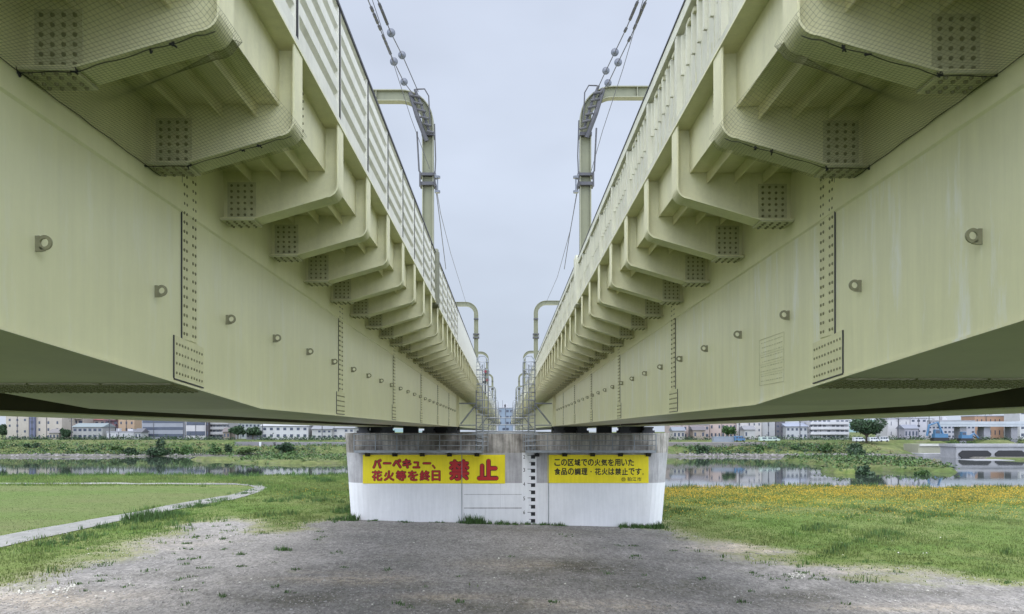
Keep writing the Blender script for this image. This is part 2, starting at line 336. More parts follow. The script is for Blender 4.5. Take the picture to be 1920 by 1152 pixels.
def terrain():
    xs = np.unique(np.concatenate([np.linspace(-40, 40, 161), np.linspace(-130, 130, 261), np.linspace(-420, 420, 169), [-3000,-1500,-800, 800,1500,3000]]))
    ys = np.unique(np.concatenate([np.linspace(-12, 24, 25), np.linspace(24, 130, 266), np.linspace(130, 320, 191), [340, 400, 600, 1000, 2000, 4500]]))
    X, Y = np.meshgrid(xs, ys); Z = gheight(X, Y)
    V = np.stack([X, Y, Z], -1).reshape(-1, 3); nx = len(xs); ny = len(ys)
    i = np.arange(nx*ny).reshape(ny, nx); Q = np.stack([i[:-1,:-1], i[:-1,1:], i[1:,1:], i[1:,:-1]], -1).reshape(-1, 4)
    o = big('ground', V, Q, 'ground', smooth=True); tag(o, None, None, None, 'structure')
    me = o.data
    def A(n, v): a = me.attributes.new(n, 'FLOAT', 'POINT'); a.data.foreach_set('value', v.astype(np.float32).ravel())
    def blobs(L_):
        v = np.zeros_like(X)
        for px, py, rx, ry, w_ in L_: gx, gy, _ = gp(px, py); v = np.maximum(v, w_*np.exp(-(((X-gx)/rx)**2+((Y-gy)/ry)**2)))
        return v
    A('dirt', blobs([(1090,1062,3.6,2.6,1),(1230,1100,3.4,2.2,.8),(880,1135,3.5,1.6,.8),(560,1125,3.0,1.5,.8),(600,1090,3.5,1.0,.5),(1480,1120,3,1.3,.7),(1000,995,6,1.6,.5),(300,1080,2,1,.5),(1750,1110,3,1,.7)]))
    A('sand', blobs([(60,1125,4,2.0,.6),(660,1084,2.6,1.3,.8),(960,1060,2.2,1.4,.6),(1400,1028,3.0,2.4,.9),(1650,1066,3.4,1.6,.9),(1150,1135,3,.9,.8),(840,1120,2,.7,.6),(300,1020,3,3,.3),(1700,1140,3,.7,.7)]))
    A('turf', turf_val(X, Y)); A('lawn', .5+np.clip(poly_sd(LP, X, Y), -2, 2)/2)
    A('far', np.clip((Y-150)/10, 0, 1)); A('shore', .15+.55*np.exp(-((Z+7.6)/.55)**2)*(Y > 235)-(Y <= 235)*.4)
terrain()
MB().quad((-1500,88,WATER),(1500,88,WATER),(1500,275,WATER),(-1500,275,WATER)).build('river_water', 'water', props=(None,None,None,'structure'))
def ribbon(name, L, Rr, mt, lift=.012):
    m_ = MB(); 
    def dens(P): 
        o = []
        for a, b in zip(P, P[1:]):
            for t in np.linspace(0, 1, 9)[:-1]: o.append((a[0]+(b[0]-a[0])*t, a[1]+(b[1]-a[1])*t))
        return o+[P[-1]]
    L = dens([gp(*p)[:2] for p in L]); Rr = dens([gp(*p)[:2] for p in Rr])
    rows = []
    for i, (a, b) in enumerate(zip(L, Rr)):
        j = .12*math.sin(i*1.7)+.08*math.sin(i*4.1); row = []
        for t in np.linspace(0, 1, 7):
            x = a[0]+(b[0]-a[0])*t; y = a[1]+(b[1]-a[1])*t+j*(1 if t in (0, 1) else 0); row.append((x, y, float(gheight(x, y))+lift+.03))
        rows.append(row)
    for r0, r1 in zip(rows, rows[1:]):
        for k in range(6): m_.quad(r0[k], r0[k+1], r1[k+1], r1[k])
    return m_.build(name, mt, props=(None,None,None,'structure'))
ribbon('path', [(-500,1085),(0,1006),(240,963),(330,946),(425,930),(462,920.5),(478,915.5),(466,911.2),(440,909.6),(300,908.8),(0,908.8),(-600,908.8)],
               [(-500,1118),(0,1027),(240,975.5),(330,956),(440,937),(488,923),(501,915.5),(488,909),(440,907.2),(300,906.2),(0,906.2),(-600,906.2)], 'path')
# hills far away
hm = MB()
for (x0, x1, Y, hh, sdv) in ((-2600, -300, 3200, 55, 1), (900, 3600, 2600, 78, 3)):
    N = 60; prof = []
    for i in range(N+1):
        x = x0+(x1-x0)*i/N; t = i/N; prof.append((x, -6+hh*math.sin(math.pi*t)**.6*(.8+.15*math.sin(i*.5+sdv)+.07*math.sin(i*1.7))))
    for (a, b) in zip(prof, prof[1:]):
        hm.quad((a[0],Y,-6),(b[0],Y,-6),(b[0],Y+300,b[1]),(a[0],Y+300,a[1])).quad((a[0],Y+300,a[1]),(b[0],Y+300,b[1]),(b[0],Y+900,-6),(a[0],Y+900,-6))
hm.build('hills', 'hill', props=(None,None,None,'structure'))
# ---------------------------------------------------------------- bridges
ZE = 57.0          # pier line
def profile(Z, off): # soffit height along the near span
    return (1.03-.0642*Z if Z < 11.2 else .311)+off
def bracket_profile(s, a, t):
    base, tip, top = 2.535, 2.79, 3.64
    pts = [(a, base), (a-.42, base+.005)]
    n = 7; r = .13
    # slope to the tip, then a rounded corner up
    sl = (tip-(base+.005))/((a-.42)-t)
    cxp, czp = t+r, tip+r
    pts.append((t+r+.05, tip-sl*.05-.005))
    for i in range(n+1):
        ang = math.pi*1.5-(math.pi/2)*i/n*1.0
        pts.append((cxp+r*math.cos(ang), czp+r*math.sin(ang)))
    return pts, top
def make_bracket(s, a, t, Zk, root, ht):
    pts, top = bracket_profile(s, a, t)
    pts = [(x, z+ (0)) for x, z in pts]
    web = MB()
    poly = [(s*x, z) for x, z in pts]+[(s*t, ht), (s*(t+.17), ht), (s*(t+.17), 3.125), (s*a, 3.125)]
    web.prism(poly, Zk-.007, Zk+.007, 'y')
    o = web.build('bracket', 'paint_rough', root)
    fl = MB(); th = .018; w = .15
    out_ = []; P = pts+[(t, ht)]
    for i in range(len(P)):
        p0 = Vector(P[max(i-1, 0)]); p1 = Vector(P[min(i+1, len(P)-1)]); d = (p1-p0).normalized(); nrm = Vector((d.y, -d.x))
        # outward = away from bracket body (down / towards centre)
        if nrm.dot(Vector((-1, -1))) < 0: nrm = -nrm
        out_.append((P[i][0]+nrm.x*th, P[i][1]+nrm.y*th))
    for i in range(len(P)-1):
        q = [P[i], P[i+1], out_[i+1], out_[i]]
        fl.prism([(s*x, z) for x, z in q], Zk-w, Zk+w, 'y')
    fl.build('flange', 'paint_rough', o)
    return o
def bracket_plates(s, a, t, Zk, o, rows=6):
    m1 = MB(); bo = MB(); x0, x1 = a-.06, a-.40
    y = Zk-.007-.014
    m1.box(s*x0, s*x1, y, Zk-.0075, 2.56, 2.99)
    # edge cover plate line near web
    for i in range(4):
        for j in range(rows): bo.bolt((s*(x1+.05+i*.08), y, 2.60+j*.07), (0,-1,0), .018, .014)
    m1.box(s*(a-.03), s*(a-.42), Zk-.17, Zk+.17, 2.495, 2.516)
    for i in range(4):
        for j in (-.12, -.05, .05, .12): bo.bolt((s*(x1+.04+i*.09), Zk+j, 2.495), (0,0,-1), .018, .018)
    m1.build('splice_plate', 'plate', o, extra=(bo, 'bolt'))
def web_splice(s, a, Zk, root, off, detail=True):
    m1 = MB(); bo = MB(); x = s*(a-.012); pl = profile(Zk, off)
    m1.box(s*a, x, Zk-.2, Zk+.2, pl+.5, 2.95)
    m1.prism([(Zk-.4, profile(Zk-.4, off)+.05), (Zk+.4, profile(Zk+.4, off)+.05), (Zk+.4, profile(Zk+.4, off)+.49), (Zk-.4, profile(Zk-.4, off)+.49)], s*a, x, 'x')
    zz = pl+.56
    while zz < 2.92:
        for dy in (-.155, -.085, .085, .155): bo.bolt((x, Zk+dy, zz), (-s,0,0), .019 if detail else .022, .009, 6 if detail else 4)
        zz += .098
    for j in range(4):
        for i in range(10):
            dy = -.35+i*.075+(.02 if i > 4 else 0); bo.bolt((x, Zk+dy, profile(Zk+dy, off)+.11+j*.1), (-s,0,0), .016, .008, 6 if detail else 4)
    o = m1.build('web_splice_plate', 'paint_rough', root, extra=(bo, 'bolt'))
    # thin dark joint groove lines beside the plate
    g = MB(); g.box(s*(a-.0002), s*(a-.0135), Zk-.212, Zk-.2002, pl+.5, 2.95); g.box(s*(a-.0002), s*(a-.0135), Zk-.412, Zk-.4002, profile(Zk-.4, off)+.05, profile(Zk-.4, off)+.49); g.prism([(Zk-.4, profile(Zk-.4, off)+.036), (Zk+.4, profile(Zk+.4, off)+.036), (Zk+.4, profile(Zk+.4, off)+.049), (Zk-.4, profile(Zk-.4, off)+.049)], s*(a-.0002), s*(a-.0135), 'x'); g.build('joint', 'dark_steel', o)
def lug(s, a, Zk, hz, root):
    m_ = MB(); r1, r0 = .054, .03; c = a-.066; N = 20; yf, yb = Zk-.009, Zk+.009
    P = []
    for i in range(N):
        t_ = 2*math.pi*i/N; P.append((math.cos(t_), math.sin(t_)))
    for i in range(N):
        p, q = P[i], P[(i+1) % N]
        def o_(v):
            if v[0] > .0 and v[1] < .7: pass
            return v
        A, B = (c+p[0]*r1, hz+p[1]*r1), (c+q[0]*r1, hz+q[1]*r1); C, D = (c+q[0]*r0, hz+q[1]*r0), (c+p[0]*r0, hz+p[1]*r0)
        m_.prism([(s*x, z) for x, z in (A, B, C, D)], yf, yb, 'y')
    m_.box(s*(a-.030), s*a, yf-.001, yb+.001, hz-.065, hz+.05); m_.prism([(s*(a-.075), hz-.058), (s*(a-.03), hz-.066), (s*(a-.03), hz-.03)], yf, yb, 'y')
    return m_.build('lifting_lug', 'lug', root)
def make_span(s, P, y0, y1, near, label):
    a, t, off = P['a'], P['t'], P['off']; wt, wb = P['wt'], 3.66
    root = thing('railway_bridge', label, 'bridge', (s*6.8, (y0+y1)/2, .31))
    G1, G2 = (a, a+2.3), (a+4.6, a+6.9)
    pf = (lambda Z: profile(Z, off)) if near else (lambda Z: .31+off)
    Zs = [y0]+[z for z in (2, 5, 8.22, 8.23, 11.2, 16, 30) if y0 < z < y1 and near]+[y1]
    for (i0, i1) in (G1, G2):
        g = MB(); bf = MB(); iw = MB()
        for za, zb in zip(Zs, Zs[1:]):
            ha, hb = pf(za), pf(zb)
            for x in ((i0,) if i0 == a else (i1,)): g.quad((s*x, za, ha), (s*x, zb, hb), (s*x, zb, 3.13), (s*x, za, 3.13))
            g.quad((s*i0, za, ha+.02), (s*i1, za, ha+.02), (s*i1, zb, hb+.02), (s*i0, zb, hb+.02))
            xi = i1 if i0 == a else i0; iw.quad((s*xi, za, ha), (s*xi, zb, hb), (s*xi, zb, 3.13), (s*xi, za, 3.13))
            # bottom flange plate with a small lip past the web
            for X0, X1 in ((i0-.025, i1+.025),):
                bf.quad((s*X0, za, ha), (s*X1, za, ha), (s*X1, zb, hb), (s*X0, zb, hb))
                g.quad((s*X0, za, ha), (s*X0, zb, hb), (s*X0, zb, hb+.022), (s*X0, za, ha+.022))
                g.quad((s*X0, za, ha+.022), (s*X0, zb, hb+.022), (s*i0, zb, hb+.022), (s*i0, za, ha+.022))
        for ye in (y0, y1):
            h_ = pf(ye); g.quad((s*i0, ye, h_), (s*i1, ye, h_), (s*i1, ye, 3.13), (s*i0, ye, 3.13))
        g.build('box_girder', 'paint_r' if s > 0 and near else 'paint', root); bf.build('bottom_flange', 'soffit', root); iw.build('inner_web', 'gap_shade', root)
    if near:
        # slightly raised, paler upper web band: its lower edge is the long slanting crease
        u = MB(); u.prism([(s*a, 2.29), (s*(a-.018), 2.31), (s*(a-.006), 3.1), (s*a, 3.1)], y0, y1, 'y'); u.build('upper_web_band', 'paint_up', root)
    # deck: soffit plate, body, outer cantilever, cross beams between boxes
    d = MB(); d.box(s*(t+.17), s*(a+8.3), y0, y1, 3.128, 3.15); d.box(s*(t+.2), s*(a+8.3), y0, y1, 3.15, 3.60); d.build('deck', 'paint_rough', root); MB().box(s*(G1[1]+.01), s*(G2[0]-.01), y0, y1, 3.08, 3.127).build('inner_deck_shade', 'gap_shade', root)  # last strip paints the shade under the deck between the boxes
    r = MB()
    for x in (t+.38, t+.71, t+1.06): r.box(s*(x-.006), s*(x+.006), y0, y1, 3.0, 3.128)
    r.build('deck_rib', 'paint_rough', root)
    cb = MB(); z = y0+1.2
    while z < y1: cb.box(s*(G1[1]), s*(G2[0]), z-.01, z+.01, 2.0, 3.128); z += 4
    cb.build('cross_beam', 'paint_rough', root)
    # edge beam with folded lower lip and overhang ledge
    eb = MB(); eb.box(s*(t+.165), s*(t+.18), y0, y1, 3.115, 3.638); eb.box(s*(t-.03), s*(t+.2), y0, y1, 3.641, 3.66); eb.build('edge_beam', 'paint_rough', root)
    # brackets every 2 m
    Z0 = P['zb'] if near else y0+.9
    zk = [Z0+2*k for k in range(-2, 60) if y0+.1 < Z0+2*k < y1-.3]
    b0 = make_bracket(s, a, t, Z0, root, 3.64); bracket_plates(s, a, t, Z0, b0, 6 if near else 3)
    if not near: pass
    for z in zk:
        if abs(z-Z0) > .01: dup(b0, root, (0, z-Z0, 0))
    if near:
        l0 = lug(s, a, P['zl'], P['hl'], root)
        for k in range(-1, 25): 
            if k: dup(l0, root, (0, 2*k, 0))
        for k in range(7): web_splice(s, a, 8.72+8*k, root, off, k < 3)
        # soffit splice strip across the near box
        sp = MB(); bo = MB(); z0_, z1_ = 8.35, 9.1
        for A, B in ((a+.04, a+.75), (a+.78, a+1.5), (a+1.53, a+2.26)):
            h0, h1 = profile(z0_, off), profile(z1_, off)
            n = len(sp.v); th = .014
            sp.v += [(s*A, z0_, h0-th), (s*B, z0_, h0-th), (s*B, z1_, h1-th), (s*A, z1_, h1-th), (s*A, z0_, h0), (s*B, z0_, h0), (s*B, z1_, h1), (s*A, z1_, h1)]
            sp.f += [(n,n+1,n+2,n+3),(n,n+4,n+5,n+1),(n+1,n+5,n+6,n+2),(n+2,n+6,n+7,n+3),(n+3,n+7,n+4,n)]
            for i in range(9):
                for j in range(9):
                    z = z0_+.05+j*.081; bo.bolt((s*(A+.045+i*.077), z, profile(z, off)-th), (0,0,-1), .02, .012)
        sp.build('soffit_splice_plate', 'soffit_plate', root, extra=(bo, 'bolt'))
        # edge beam bolted joints
        for zz in (8.45, 16.45, 24.45):
            m1 = MB(); bo = MB(); m1.box(s*(t+.155), s*(t+.165), zz-.22, zz+.22, 3.14, 3.62)
            for i in range(4):
                for j in range(6): bo.bolt((s*(t+.155), zz-.16+i*.105, 3.18+j*.078), (-s,0,0), .016, .016)
            for i in range(4):
                for j in range(2): bo.bolt((s*(t+.25+j*.1), zz-.16+i*.105, 3.128), (0,0,-1), .018, .02)
            m1.build('beam_splice_plate', 'paint_rough', root, extra=(bo, 'bolt_rust' if s > 0 and zz < 9 else 'bolt'))
        for z_ in (56.2, 56.75):
            MB().box(s*(a-.16), s*a, z_-.02, z_+.02, .33+off, 2.5).build('end_stiffener', 'paint_rough', root)
    # wall on top
    Zw = Z0-4; zs = [z for z in [Zw+2*k for k in range(60)] if y0-1 < z < y1]
    if s < 0:
        lim = 33.5 if near else -1
        # corrugated panel
        def corr(z0, z1):
            m_ = MB(); H0, H1 = wb+.10, wt-.04; n = 5; st = (H1-H0)/n; prof = []
            for i in range(n):
                b = H0+i*st; prof += [(t+.0, b+.02), (t+.0, b+st*.58), (t+.045, b+st*.70), (t+.045, b+st*.92)]
            prof = [(t+.0, H0)]+prof[1:]+[(t+.0, H1)]
            back = [(t+.07, H1), (t+.07, H0)]
            m_.prism([(s*x, z) for x, z in prof+back], z0, z1, 'y')
            m_.box(s*(t-.003), s*(t+.075), z0-.001, z0+.055, H0-.001, H1+.001); m_.box(s*(t-.003), s*(t+.075), z1-.055, z1+.001, H0-.001, H1+.001)
            return m_.build('noise_panel', 'wall_l', root)
        p0 = None
        for z in zs:
            if not near or z > lim: continue
            if p0 is None: p0 = corr(z+.035, z+1.965); zp = z
            else: dup(p0, root, (0, z-zp, 0))
        if near:
            j = MB()
            for z in zs:
                if z <= lim+2: j.box(s*(t-.012), s*(t+.10), z-.022, z+.022, wb+.09, wt)
            j.build('wall_joint', 'black', root)
            ya = [z for z in zs if z > lim][0]
        else: ya = y0
        MB().box(s*(t+.0), s*(t+.06), ya+.04, y1, wb+.10, wt-.04).build('plain_wall', 'wall_l', root)
        MB().box(s*(t-.012), s*(t+.09), y0, y1, wb, wb+.095).build('bottom_rail', 'wall_l', root)
        c = MB(); c.box(s*(t-.02), s*(t+.09), y0, y1, wt-.038, wt); c.build('coping', 'dark_steel', root)
    else:
        def ribbed(z0, z1):
            m_ = MB(); H0, H1 = wb+.09, wt-.20
            m_.box(s*(t+.07), s*(t+.085), z0, z1, H0, H1+.16)
            for i in range(7):
                z = z0+.12+i*(z1-z0-.24)/6
                m_.box(s*(t+.025), s*(t+.0695), z-.022, z+.022, H1-.50, H1-.03); m_.box(s*(t+.060), s*(t+.0695), z-.02, z+.02, H0+.04, H1-.50)
            dn = MB()
            for i in range(6):
                z = z0+.26+i*(z1-z0-.5)/6; dn.box(s*(t+.03), s*(t+.0697), z-.06, z+.06, H1-.06, H1-.015)
                dn.box(s*(t+.066), s*(t+.0697), z-.012, z+.012, H0+.12, H0+.26)
            return m_.build('ribbed_panel', 'wall_r', root, extra=(dn, 'plate'))
        p0 = None
        for z in zs:
            if p0 is None: p0 = ribbed(z+.06, z+1.94); zp = z
            else: dup(p0, root, (0, z-zp, 0))
        po = None
        for z in zs:
            if po is None: po = MB().box(s*(t+.0), s*(t+.10), z-.06, z+.06, wb+.092, wt-.165).box(s*(t-.004), s*t, z-.02, z+.02, wb+.12, wt-.2).build('wall_post', 'wall_r', root); zq = z
            else: dup(po, root, (0, z-zq, 0))
        MB().box(s*(t-.012), s*(t+.1), y0, y1, wb, wb+.09).build('bottom_rail', 'wall_r', root)
        MB().box(s*(t-.008), s*(t+.1), y0, y1, wt-.163, wt-.022).build('top_rail', 'wall_r', root)
        MB().box(s*(t-.02), s*(t+.1), y0, y1, wt-.021, wt).build('coping', 'dark_steel', root)
    if near:
        b = MB(); b.box(s*(t-.07), s*(t+.2), 23.0, 23.75, 3.60, wt+.06); b.box(s*(t-.085), s*(t+.2), 23.15, 23.2, 3.6, wt+.07); b.box(s*(t-.085), s*(t+.2), 23.5, 23.55, 3.6, wt+.07); b.build('pole_recess_cover', 'wall_r' if s > 0 else 'pole', root)
    return root
PL = dict(a=3.40, t=2.0, off=0, wt=5.11, zb=5.78, zl=5.88, hl=1.364)
PR = dict(a=3.457, t=2.06, off=.05, wt=4.93, zb=5.84, zl=5.90, hl=1.42)
make_span(-1, PL, -8, ZE, True, 'long cream steel girder bridge on the left with corrugated wall panels')
make_span(1, PR, -8, ZE, True, 'long cream steel girder bridge on the right with ribbed wall panels')
PIERS = [57, 97, 137, 177, 217, 257, 297]
ords = ['first', 'second', 'third', 'fourth', 'fifth', 'sixth']
for s, P, side in ((-1, PL, 'left'), (1, PR, 'right')):
    f0 = make_span(s, P, 57.25, 96.75, False, f'cream {side} bridge span beyond the signed pier, first one past it')
    f0['group'] = f'{side} bridge spans beyond the pier'
    for i in range(1, 6):
        l = f0.location; dup_thing(f0, (l.x, l.y+40*i, l.z), f'cream {side} bridge span far beyond the signed pier, {ords[i]} one past it', f'{side} bridge spans beyond the pier')
# maintenance record painted on the right web
nb = MB(); xa = PR['a']-.004
def rline(y0, z0, y1, z1, w=.006):
    d = Vector((y1-y0, z1-z0)).normalized(); n = Vector((-d.y, d.x))*w/2
    nb.prism([(y0-n.x, z0-n.y), (y1-n.x, z1-n.y), (y1+n.x, z1+n.y), (y0+n.x, z0+n.y)], xa, PR['a'], 'x')
ya, yb, za, zb = 10.09, 11.06, .62, 1.235
rline(ya, za, yb, za); rline(ya, zb, yb, zb); rline(ya, za, ya, zb); rline(yb, za, yb, zb)
for i in range(9):
    z = zb-.05-i*.064
    if i in (3, 5, 7): rline(ya, z+.03, yb, z+.03, .003)
    y = ya+.06
    while y < yb-.1:
        w = random.uniform(.02, .07); rline(y, z, y+w, z, random.uniform(.006, .014)); y += w+random.uniform(.015, .05)
nb.build('painted_notice', 'plate', props=('faint framed record lettered on the right girder beside the lifting lugs', 'notice'))
# ---------------------------------------------------------------- bird netting under the first brackets
def net(s, P, label):
    a, t = P['a'], P['t']; z1 = P['zb']+2.15; z0 = 4.6
    pts, top = bracket_profile(s, a, t); P2 = [(x, z-.045) for x, z in pts]; P2[-1] = (t-.03, P2[-1][1])
    P2 = [(x-(.03 if i > 3 else 0), z) for i, (x, z) in enumerate(P2)]
    # resample
    L = [0]
    for p, q in zip(P2, P2[1:]): L.append(L[-1]+math.dist(p, q))
    def ev(d):
        for i in range(len(L)-1):
            if d <= L[i+1]: f = (d-L[i])/(L[i+1]-L[i]); return (P2[i][0]+(P2[i+1][0]-P2[i][0])*f, P2[i][1]+(P2[i+1][1]-P2[i][1])*f)
        return P2[-1]
    st = .03; n = int(L[-1]/st); m = int((z1-z0)/st); mb = MB(); r = .0011
    def pt(u, y):
        q = ev(u*L[-1]); mid = (a-u*(a-t-.16), 2.49+.62*min(1, u*1.02)**1.25)
        d = abs((y-P['zb']+1.0) % 2.0-1.0); w = float(smooth(.16, .75, d))
        return (s*(q[0]*(1-w)+mid[0]*w), y, q[1]*(1-w)+mid[1]*w)
    NY = int((z1-z0)/.1)
    for i in range(n+1): mb.tube([pt(i/n, z0+(z1-z0)*j/NY) for j in range(NY+1)], r, 3)
    for j in range(m+1):
        y = z0+j*st; mb.tube([pt(i/24, y) for i in range(25)], r, 3)
    root = thing('bird_net', label, 'net', (s*a, z1, 2.49), 'bird nets under the deck')
    mb.build('mesh', 'net', root)
    rp_ = MB(); rp_.tube([(s*(a-.035), z0+(z1-z0)*j/20, 2.49+.006*math.sin(j*1.9)) for j in range(21)], .003, 5)
    for zz in (P['zb']-.15, P['zb']+1.85): rp_.tube([(s*ev(L[-1]*.0+i*L[-1]*.92/20)[0], zz+.01*math.sin(i*1.3), ev(i*L[-1]*.92/20)[1]-.005) for i in range(21)], .0035, 5)
    rp_.build('edge_rope', 'black', root)
    for zz in (P['zb']-.15, P['zb']+1.85):
        for (x, z) in ((a-.02, 2.5), (ev(L[-1]*.72)), (ev(L[-1]*.62)), (a-.42, 2.5)):
            kn = MB()
            for q in range(5):
                c = Vector((s*x, zz, z-.01)); d1 = Vector([random.gauss(0, .013) for _ in range(3)]); d2 = Vector([random.gauss(0, .013) for _ in range(3)])
                kn.tube([c+d1, c, c+d2], .007, 4)
            kn.build('tie_knot', 'black', root)
net(-1, PL, 'fine dark bird netting laced under the nearest left brackets')
net(1, PR, 'fine dark bird netting laced under the nearest right brackets')
# ---------------------------------------------------------------- portals and wires
def rectsweep(mb, pts, w, h):
    n0 = len(mb.v); pts = [Vector(p) for p in pts]
    for i, p in enumerate(pts):
        d = (pts[min(i+1, len(pts)-1)]-pts[max(i-1, 0)]).normalized(); w_ = Vector((0,1,0)); n = d.cross(w_).normalized()
        for a, b in ((-1,-1),(1,-1),(1,1),(-1,1)): mb.v.append(tuple(p+n*(a*w/2)+w_*(b*h/2)))
    for i in range(len(pts)-1):
        for a in range(4): b = (a+1) % 4; mb.f.append((n0+i*4+a, n0+i*4+b, n0+i*4+4+b, n0+i*4+4+a))
    mb.f.append((n0, n0+1, n0+2, n0+3)); k = n0+4*(len(pts)-1); mb.f.append((k, k+1, k+2, k+3))
def portal(s, x, Z, top, label):
    root = thing('catenary_portal', label, 'portal frame', (s*x, Z, 3.6), 'catenary portals over the left bridge' if s < 0 else 'catenary portals over the right bridge')
    xo = x+7.7; r = 1.0
    def pth(o):
        A_ = [(s*(x+r-(r+o)*math.cos(t)), Z, top-r+(r+o)*math.sin(t)) for t in np.linspace(0, math.pi/2, 11)]
        B_ = [(s*(xo-r+(r+o)*math.sin(t)), Z, top-r+(r+o)*math.cos(t)) for t in np.linspace(0, math.pi/2, 11)]
        return [(s*(x-o), Z, 3.6), (s*(x-o), Z, 8)]+A_+B_+[(s*(xo+o), Z, 8), (s*(xo+o), Z, 3.6)]
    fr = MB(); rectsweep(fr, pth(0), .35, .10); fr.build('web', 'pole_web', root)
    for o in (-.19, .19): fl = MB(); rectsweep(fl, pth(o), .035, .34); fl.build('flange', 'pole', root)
    for q in (x+1.9, x+3.4, x+5.0): MB().box(s*q-.012, s*q+.012, Z-.165, Z+.165, top-.17, top+.17).build('stiffener', 'pole', root)
    for hz, hw, hh in ((9.42, .30, .05), (9.08, .30, .06), (10.9, .22, .06)): MB().box(s*x-hw, s*x+hw, Z-.26, Z+.26, hz-hh, hz+hh).build('clamp_band', 'dark_steel', root)
    for dx in (-.27, .27): MB().box(s*x+dx-.03, s*x+dx+.03, Z-.3, Z-.261, 8.95, 9.5).build('clamp_strap', 'dark_steel', root)
    br = MB(); q = Z-.3
    br.tube([(s*(x+.62), q, top+.02), (s*(x+.35), q-.1, top-.9), (s*(x+.02), q, top-1.75)], .085, 8)
    br.tube([(s*(x+.45), q-.05, top+.12), (s*(x+.2), q-.1, top-.5), (s*(x-.05), q, top-1.35)], .05, 8)
    br.tube([(s*(x+.4), q, top+.15), (s*(x+.1), q, top+.16), (s*(x-.05), q, top-.1), (s*(x-.1), q, top-1.2)], .025, 6)
    for i in range(6): br.tube([(s*(x+.60-.12*i), q-.12, top-.12-.26*i), (s*(x+.25-.1*i), q-.15, top-.2-.26*i)], .045, 6)
    br.build('feeder_bracket', 'dark_steel', root)
    cb = MB(); cb.tube([(s*(x-.26), q+.05, top-1.1), (s*(x-.30), q+.05, top-2.4), (s*(x-.27), q+.05, 9.3), (s*(x-.30), q+.05, 8.8)], .022, 6)
    cb.tube([(s*(x+.38), q, top-1.4), (s*(x+.30), q, 9.5)], .03, 6); cb.build('cable', 'dark_steel', root)
    ins = MB()
    for hz in (9.25, 8.72):
        ins.tube([(s*(x-.38), q-.1, hz-.04), (s*(x-.38), q-.1, hz+.04)], .10, 10); 
    ins.tube([(s*(x-.28), q-.1, 9.35), (s*(x-.38), q-.1, 9.2), (s*(x-.38), q-.1, 8.7)], .03, 6)
    ins.build('insulator', 'glass_ins', root)
    return root
PX = {-1: 2.86, 1: 2.94}; PT = {-1: 12.35, 1: 12.48}
for s, side in ((-1, 'left'), (1, 'right')):
    p0 = portal(s, PX[s], 30, PT[s], f'tall cream portal frame with curved corner, nearest one over the {side} bridge')
    for i, (Z, w) in enumerate(((79, 'second'), (128, 'third'), (177, 'fourth'), (226, 'fifth'))):
        c_ = dup_thing(p0, (s*PX[s], Z, 3.6), f'distant cream portal frame with curved corner, {w} one over the {side} bridge')
        for ch in list(c_.children):
            if ch.name.split('.')[0] in ('feeder_bracket', 'cable', 'insulator'): bpy.data.objects.remove(ch)
def wire(name, label, pts, r, discs=(), beads=(), group=None):
    root = thing(name, label, 'cable', pts[0], group); m_ = MB()
    P = []
    for a, b in zip(pts, pts[1:]):
        for t in np.linspace(0, 1, 8)[:-1]: P.append(tuple(Vector(a).lerp(Vector(b), t)))
    P.append(pts[-1]); m_.tube(P, r, 5); m_.build('wire', 'wire', root)
    def on(py):
        best = min(range(len(P)-1), key=lambda i: abs((CY-F*P[i][2]/P[i][1])-py)); a, b = Vector(P[best]), Vector(P[best+1])
        best2 = max(best-1, 0); pr = [Vector(P[best2]).lerp(Vector(P[best+1]), k/20) for k in range(21)]
        return min(pr, key=lambda c: abs((CY-F*c.z/c.y)-py)), (b-a).normalized()
    for py in discs:
        c, d = on(py); dm = MB(); dm.tube([c-d*.05, c-d*.02, c+d*.03, c+d*.07], .05, 8); dm.tube([c-d*.02, c+d*.02], .125, 16)
        dm.build('insulator', 'glass_ins', root, True)
    if beads:
        bm_ = MB()
        for py in beads:
            c, d = on(py); bm_.tube([c-d*.14, c-d*.06, c+d*.06, c+d*.14], .045, 6)
        bm_.build('clip', 'dark_steel', root)
def Wp(px, py, Y): return at(px, py, Y)
g = 'overhead wires running from the near portals'
wire('feeder_wire', 'left inner overhead wire with round insulators above the portal corner', [Wp(784,172,29.8), Wp(757,110,26.5), Wp(733,62,24), Wp(708,0,21.5), Wp(668,-105,18)], .016, (62, 104), (12, 22, 30, 36, 42), g)
wire('feeder_wire', 'left outer overhead wire with beaded clips and round insulators', [Wp(781,185,29.8), Wp(757,154,27.5), Wp(738,115,25.5), Wp(715,60,23), Wp(690,0,20.5), Wp(652,-105,17.5)], .016, (116, 154), (18, 30, 40, 52, 70, 80, 90, 98), g)
wire('thin_cable', 'left thin cable crossing in front of the portal beam', [Wp(806,318,29.6), Wp(770,220,27), Wp(738,120,24.5), Wp(698,0,21.5), Wp(664,-105,18.5)], .010, (), (), g)
wire('feeder_wire', 'right inner overhead wire with round insulators above the portal corner', [Wp(1119,170,29.8), Wp(1136,133,27.8), Wp(1153,98,26), Wp(1175,52,23.6), Wp(1197,0,21.3), Wp(1240,-105,18)], .016, (133, 98), (8, 18, 26, 34, 56), g)
wire('feeder_wire', 'right outer overhead wire with beaded clips and round insulators', [Wp(1121,182,29.8), Wp(1141,155,27.8), Wp(1159,117,26), Wp(1184,66,23.6), Wp(1212,0,21.3), Wp(1256,-105,18)], .016, (156, 117), (10, 22, 30, 38, 50, 74), g)
wire('thin_cable', 'right thin cable crossing in front of the portal beam', [Wp(1106,330,29.6), Wp(1130,245,27), Wp(1168,130,24.5), Wp(1206,0,21.5), Wp(1236,-105,18.5)], .010, (), (), g)
g2 = 'span wires between the portals'
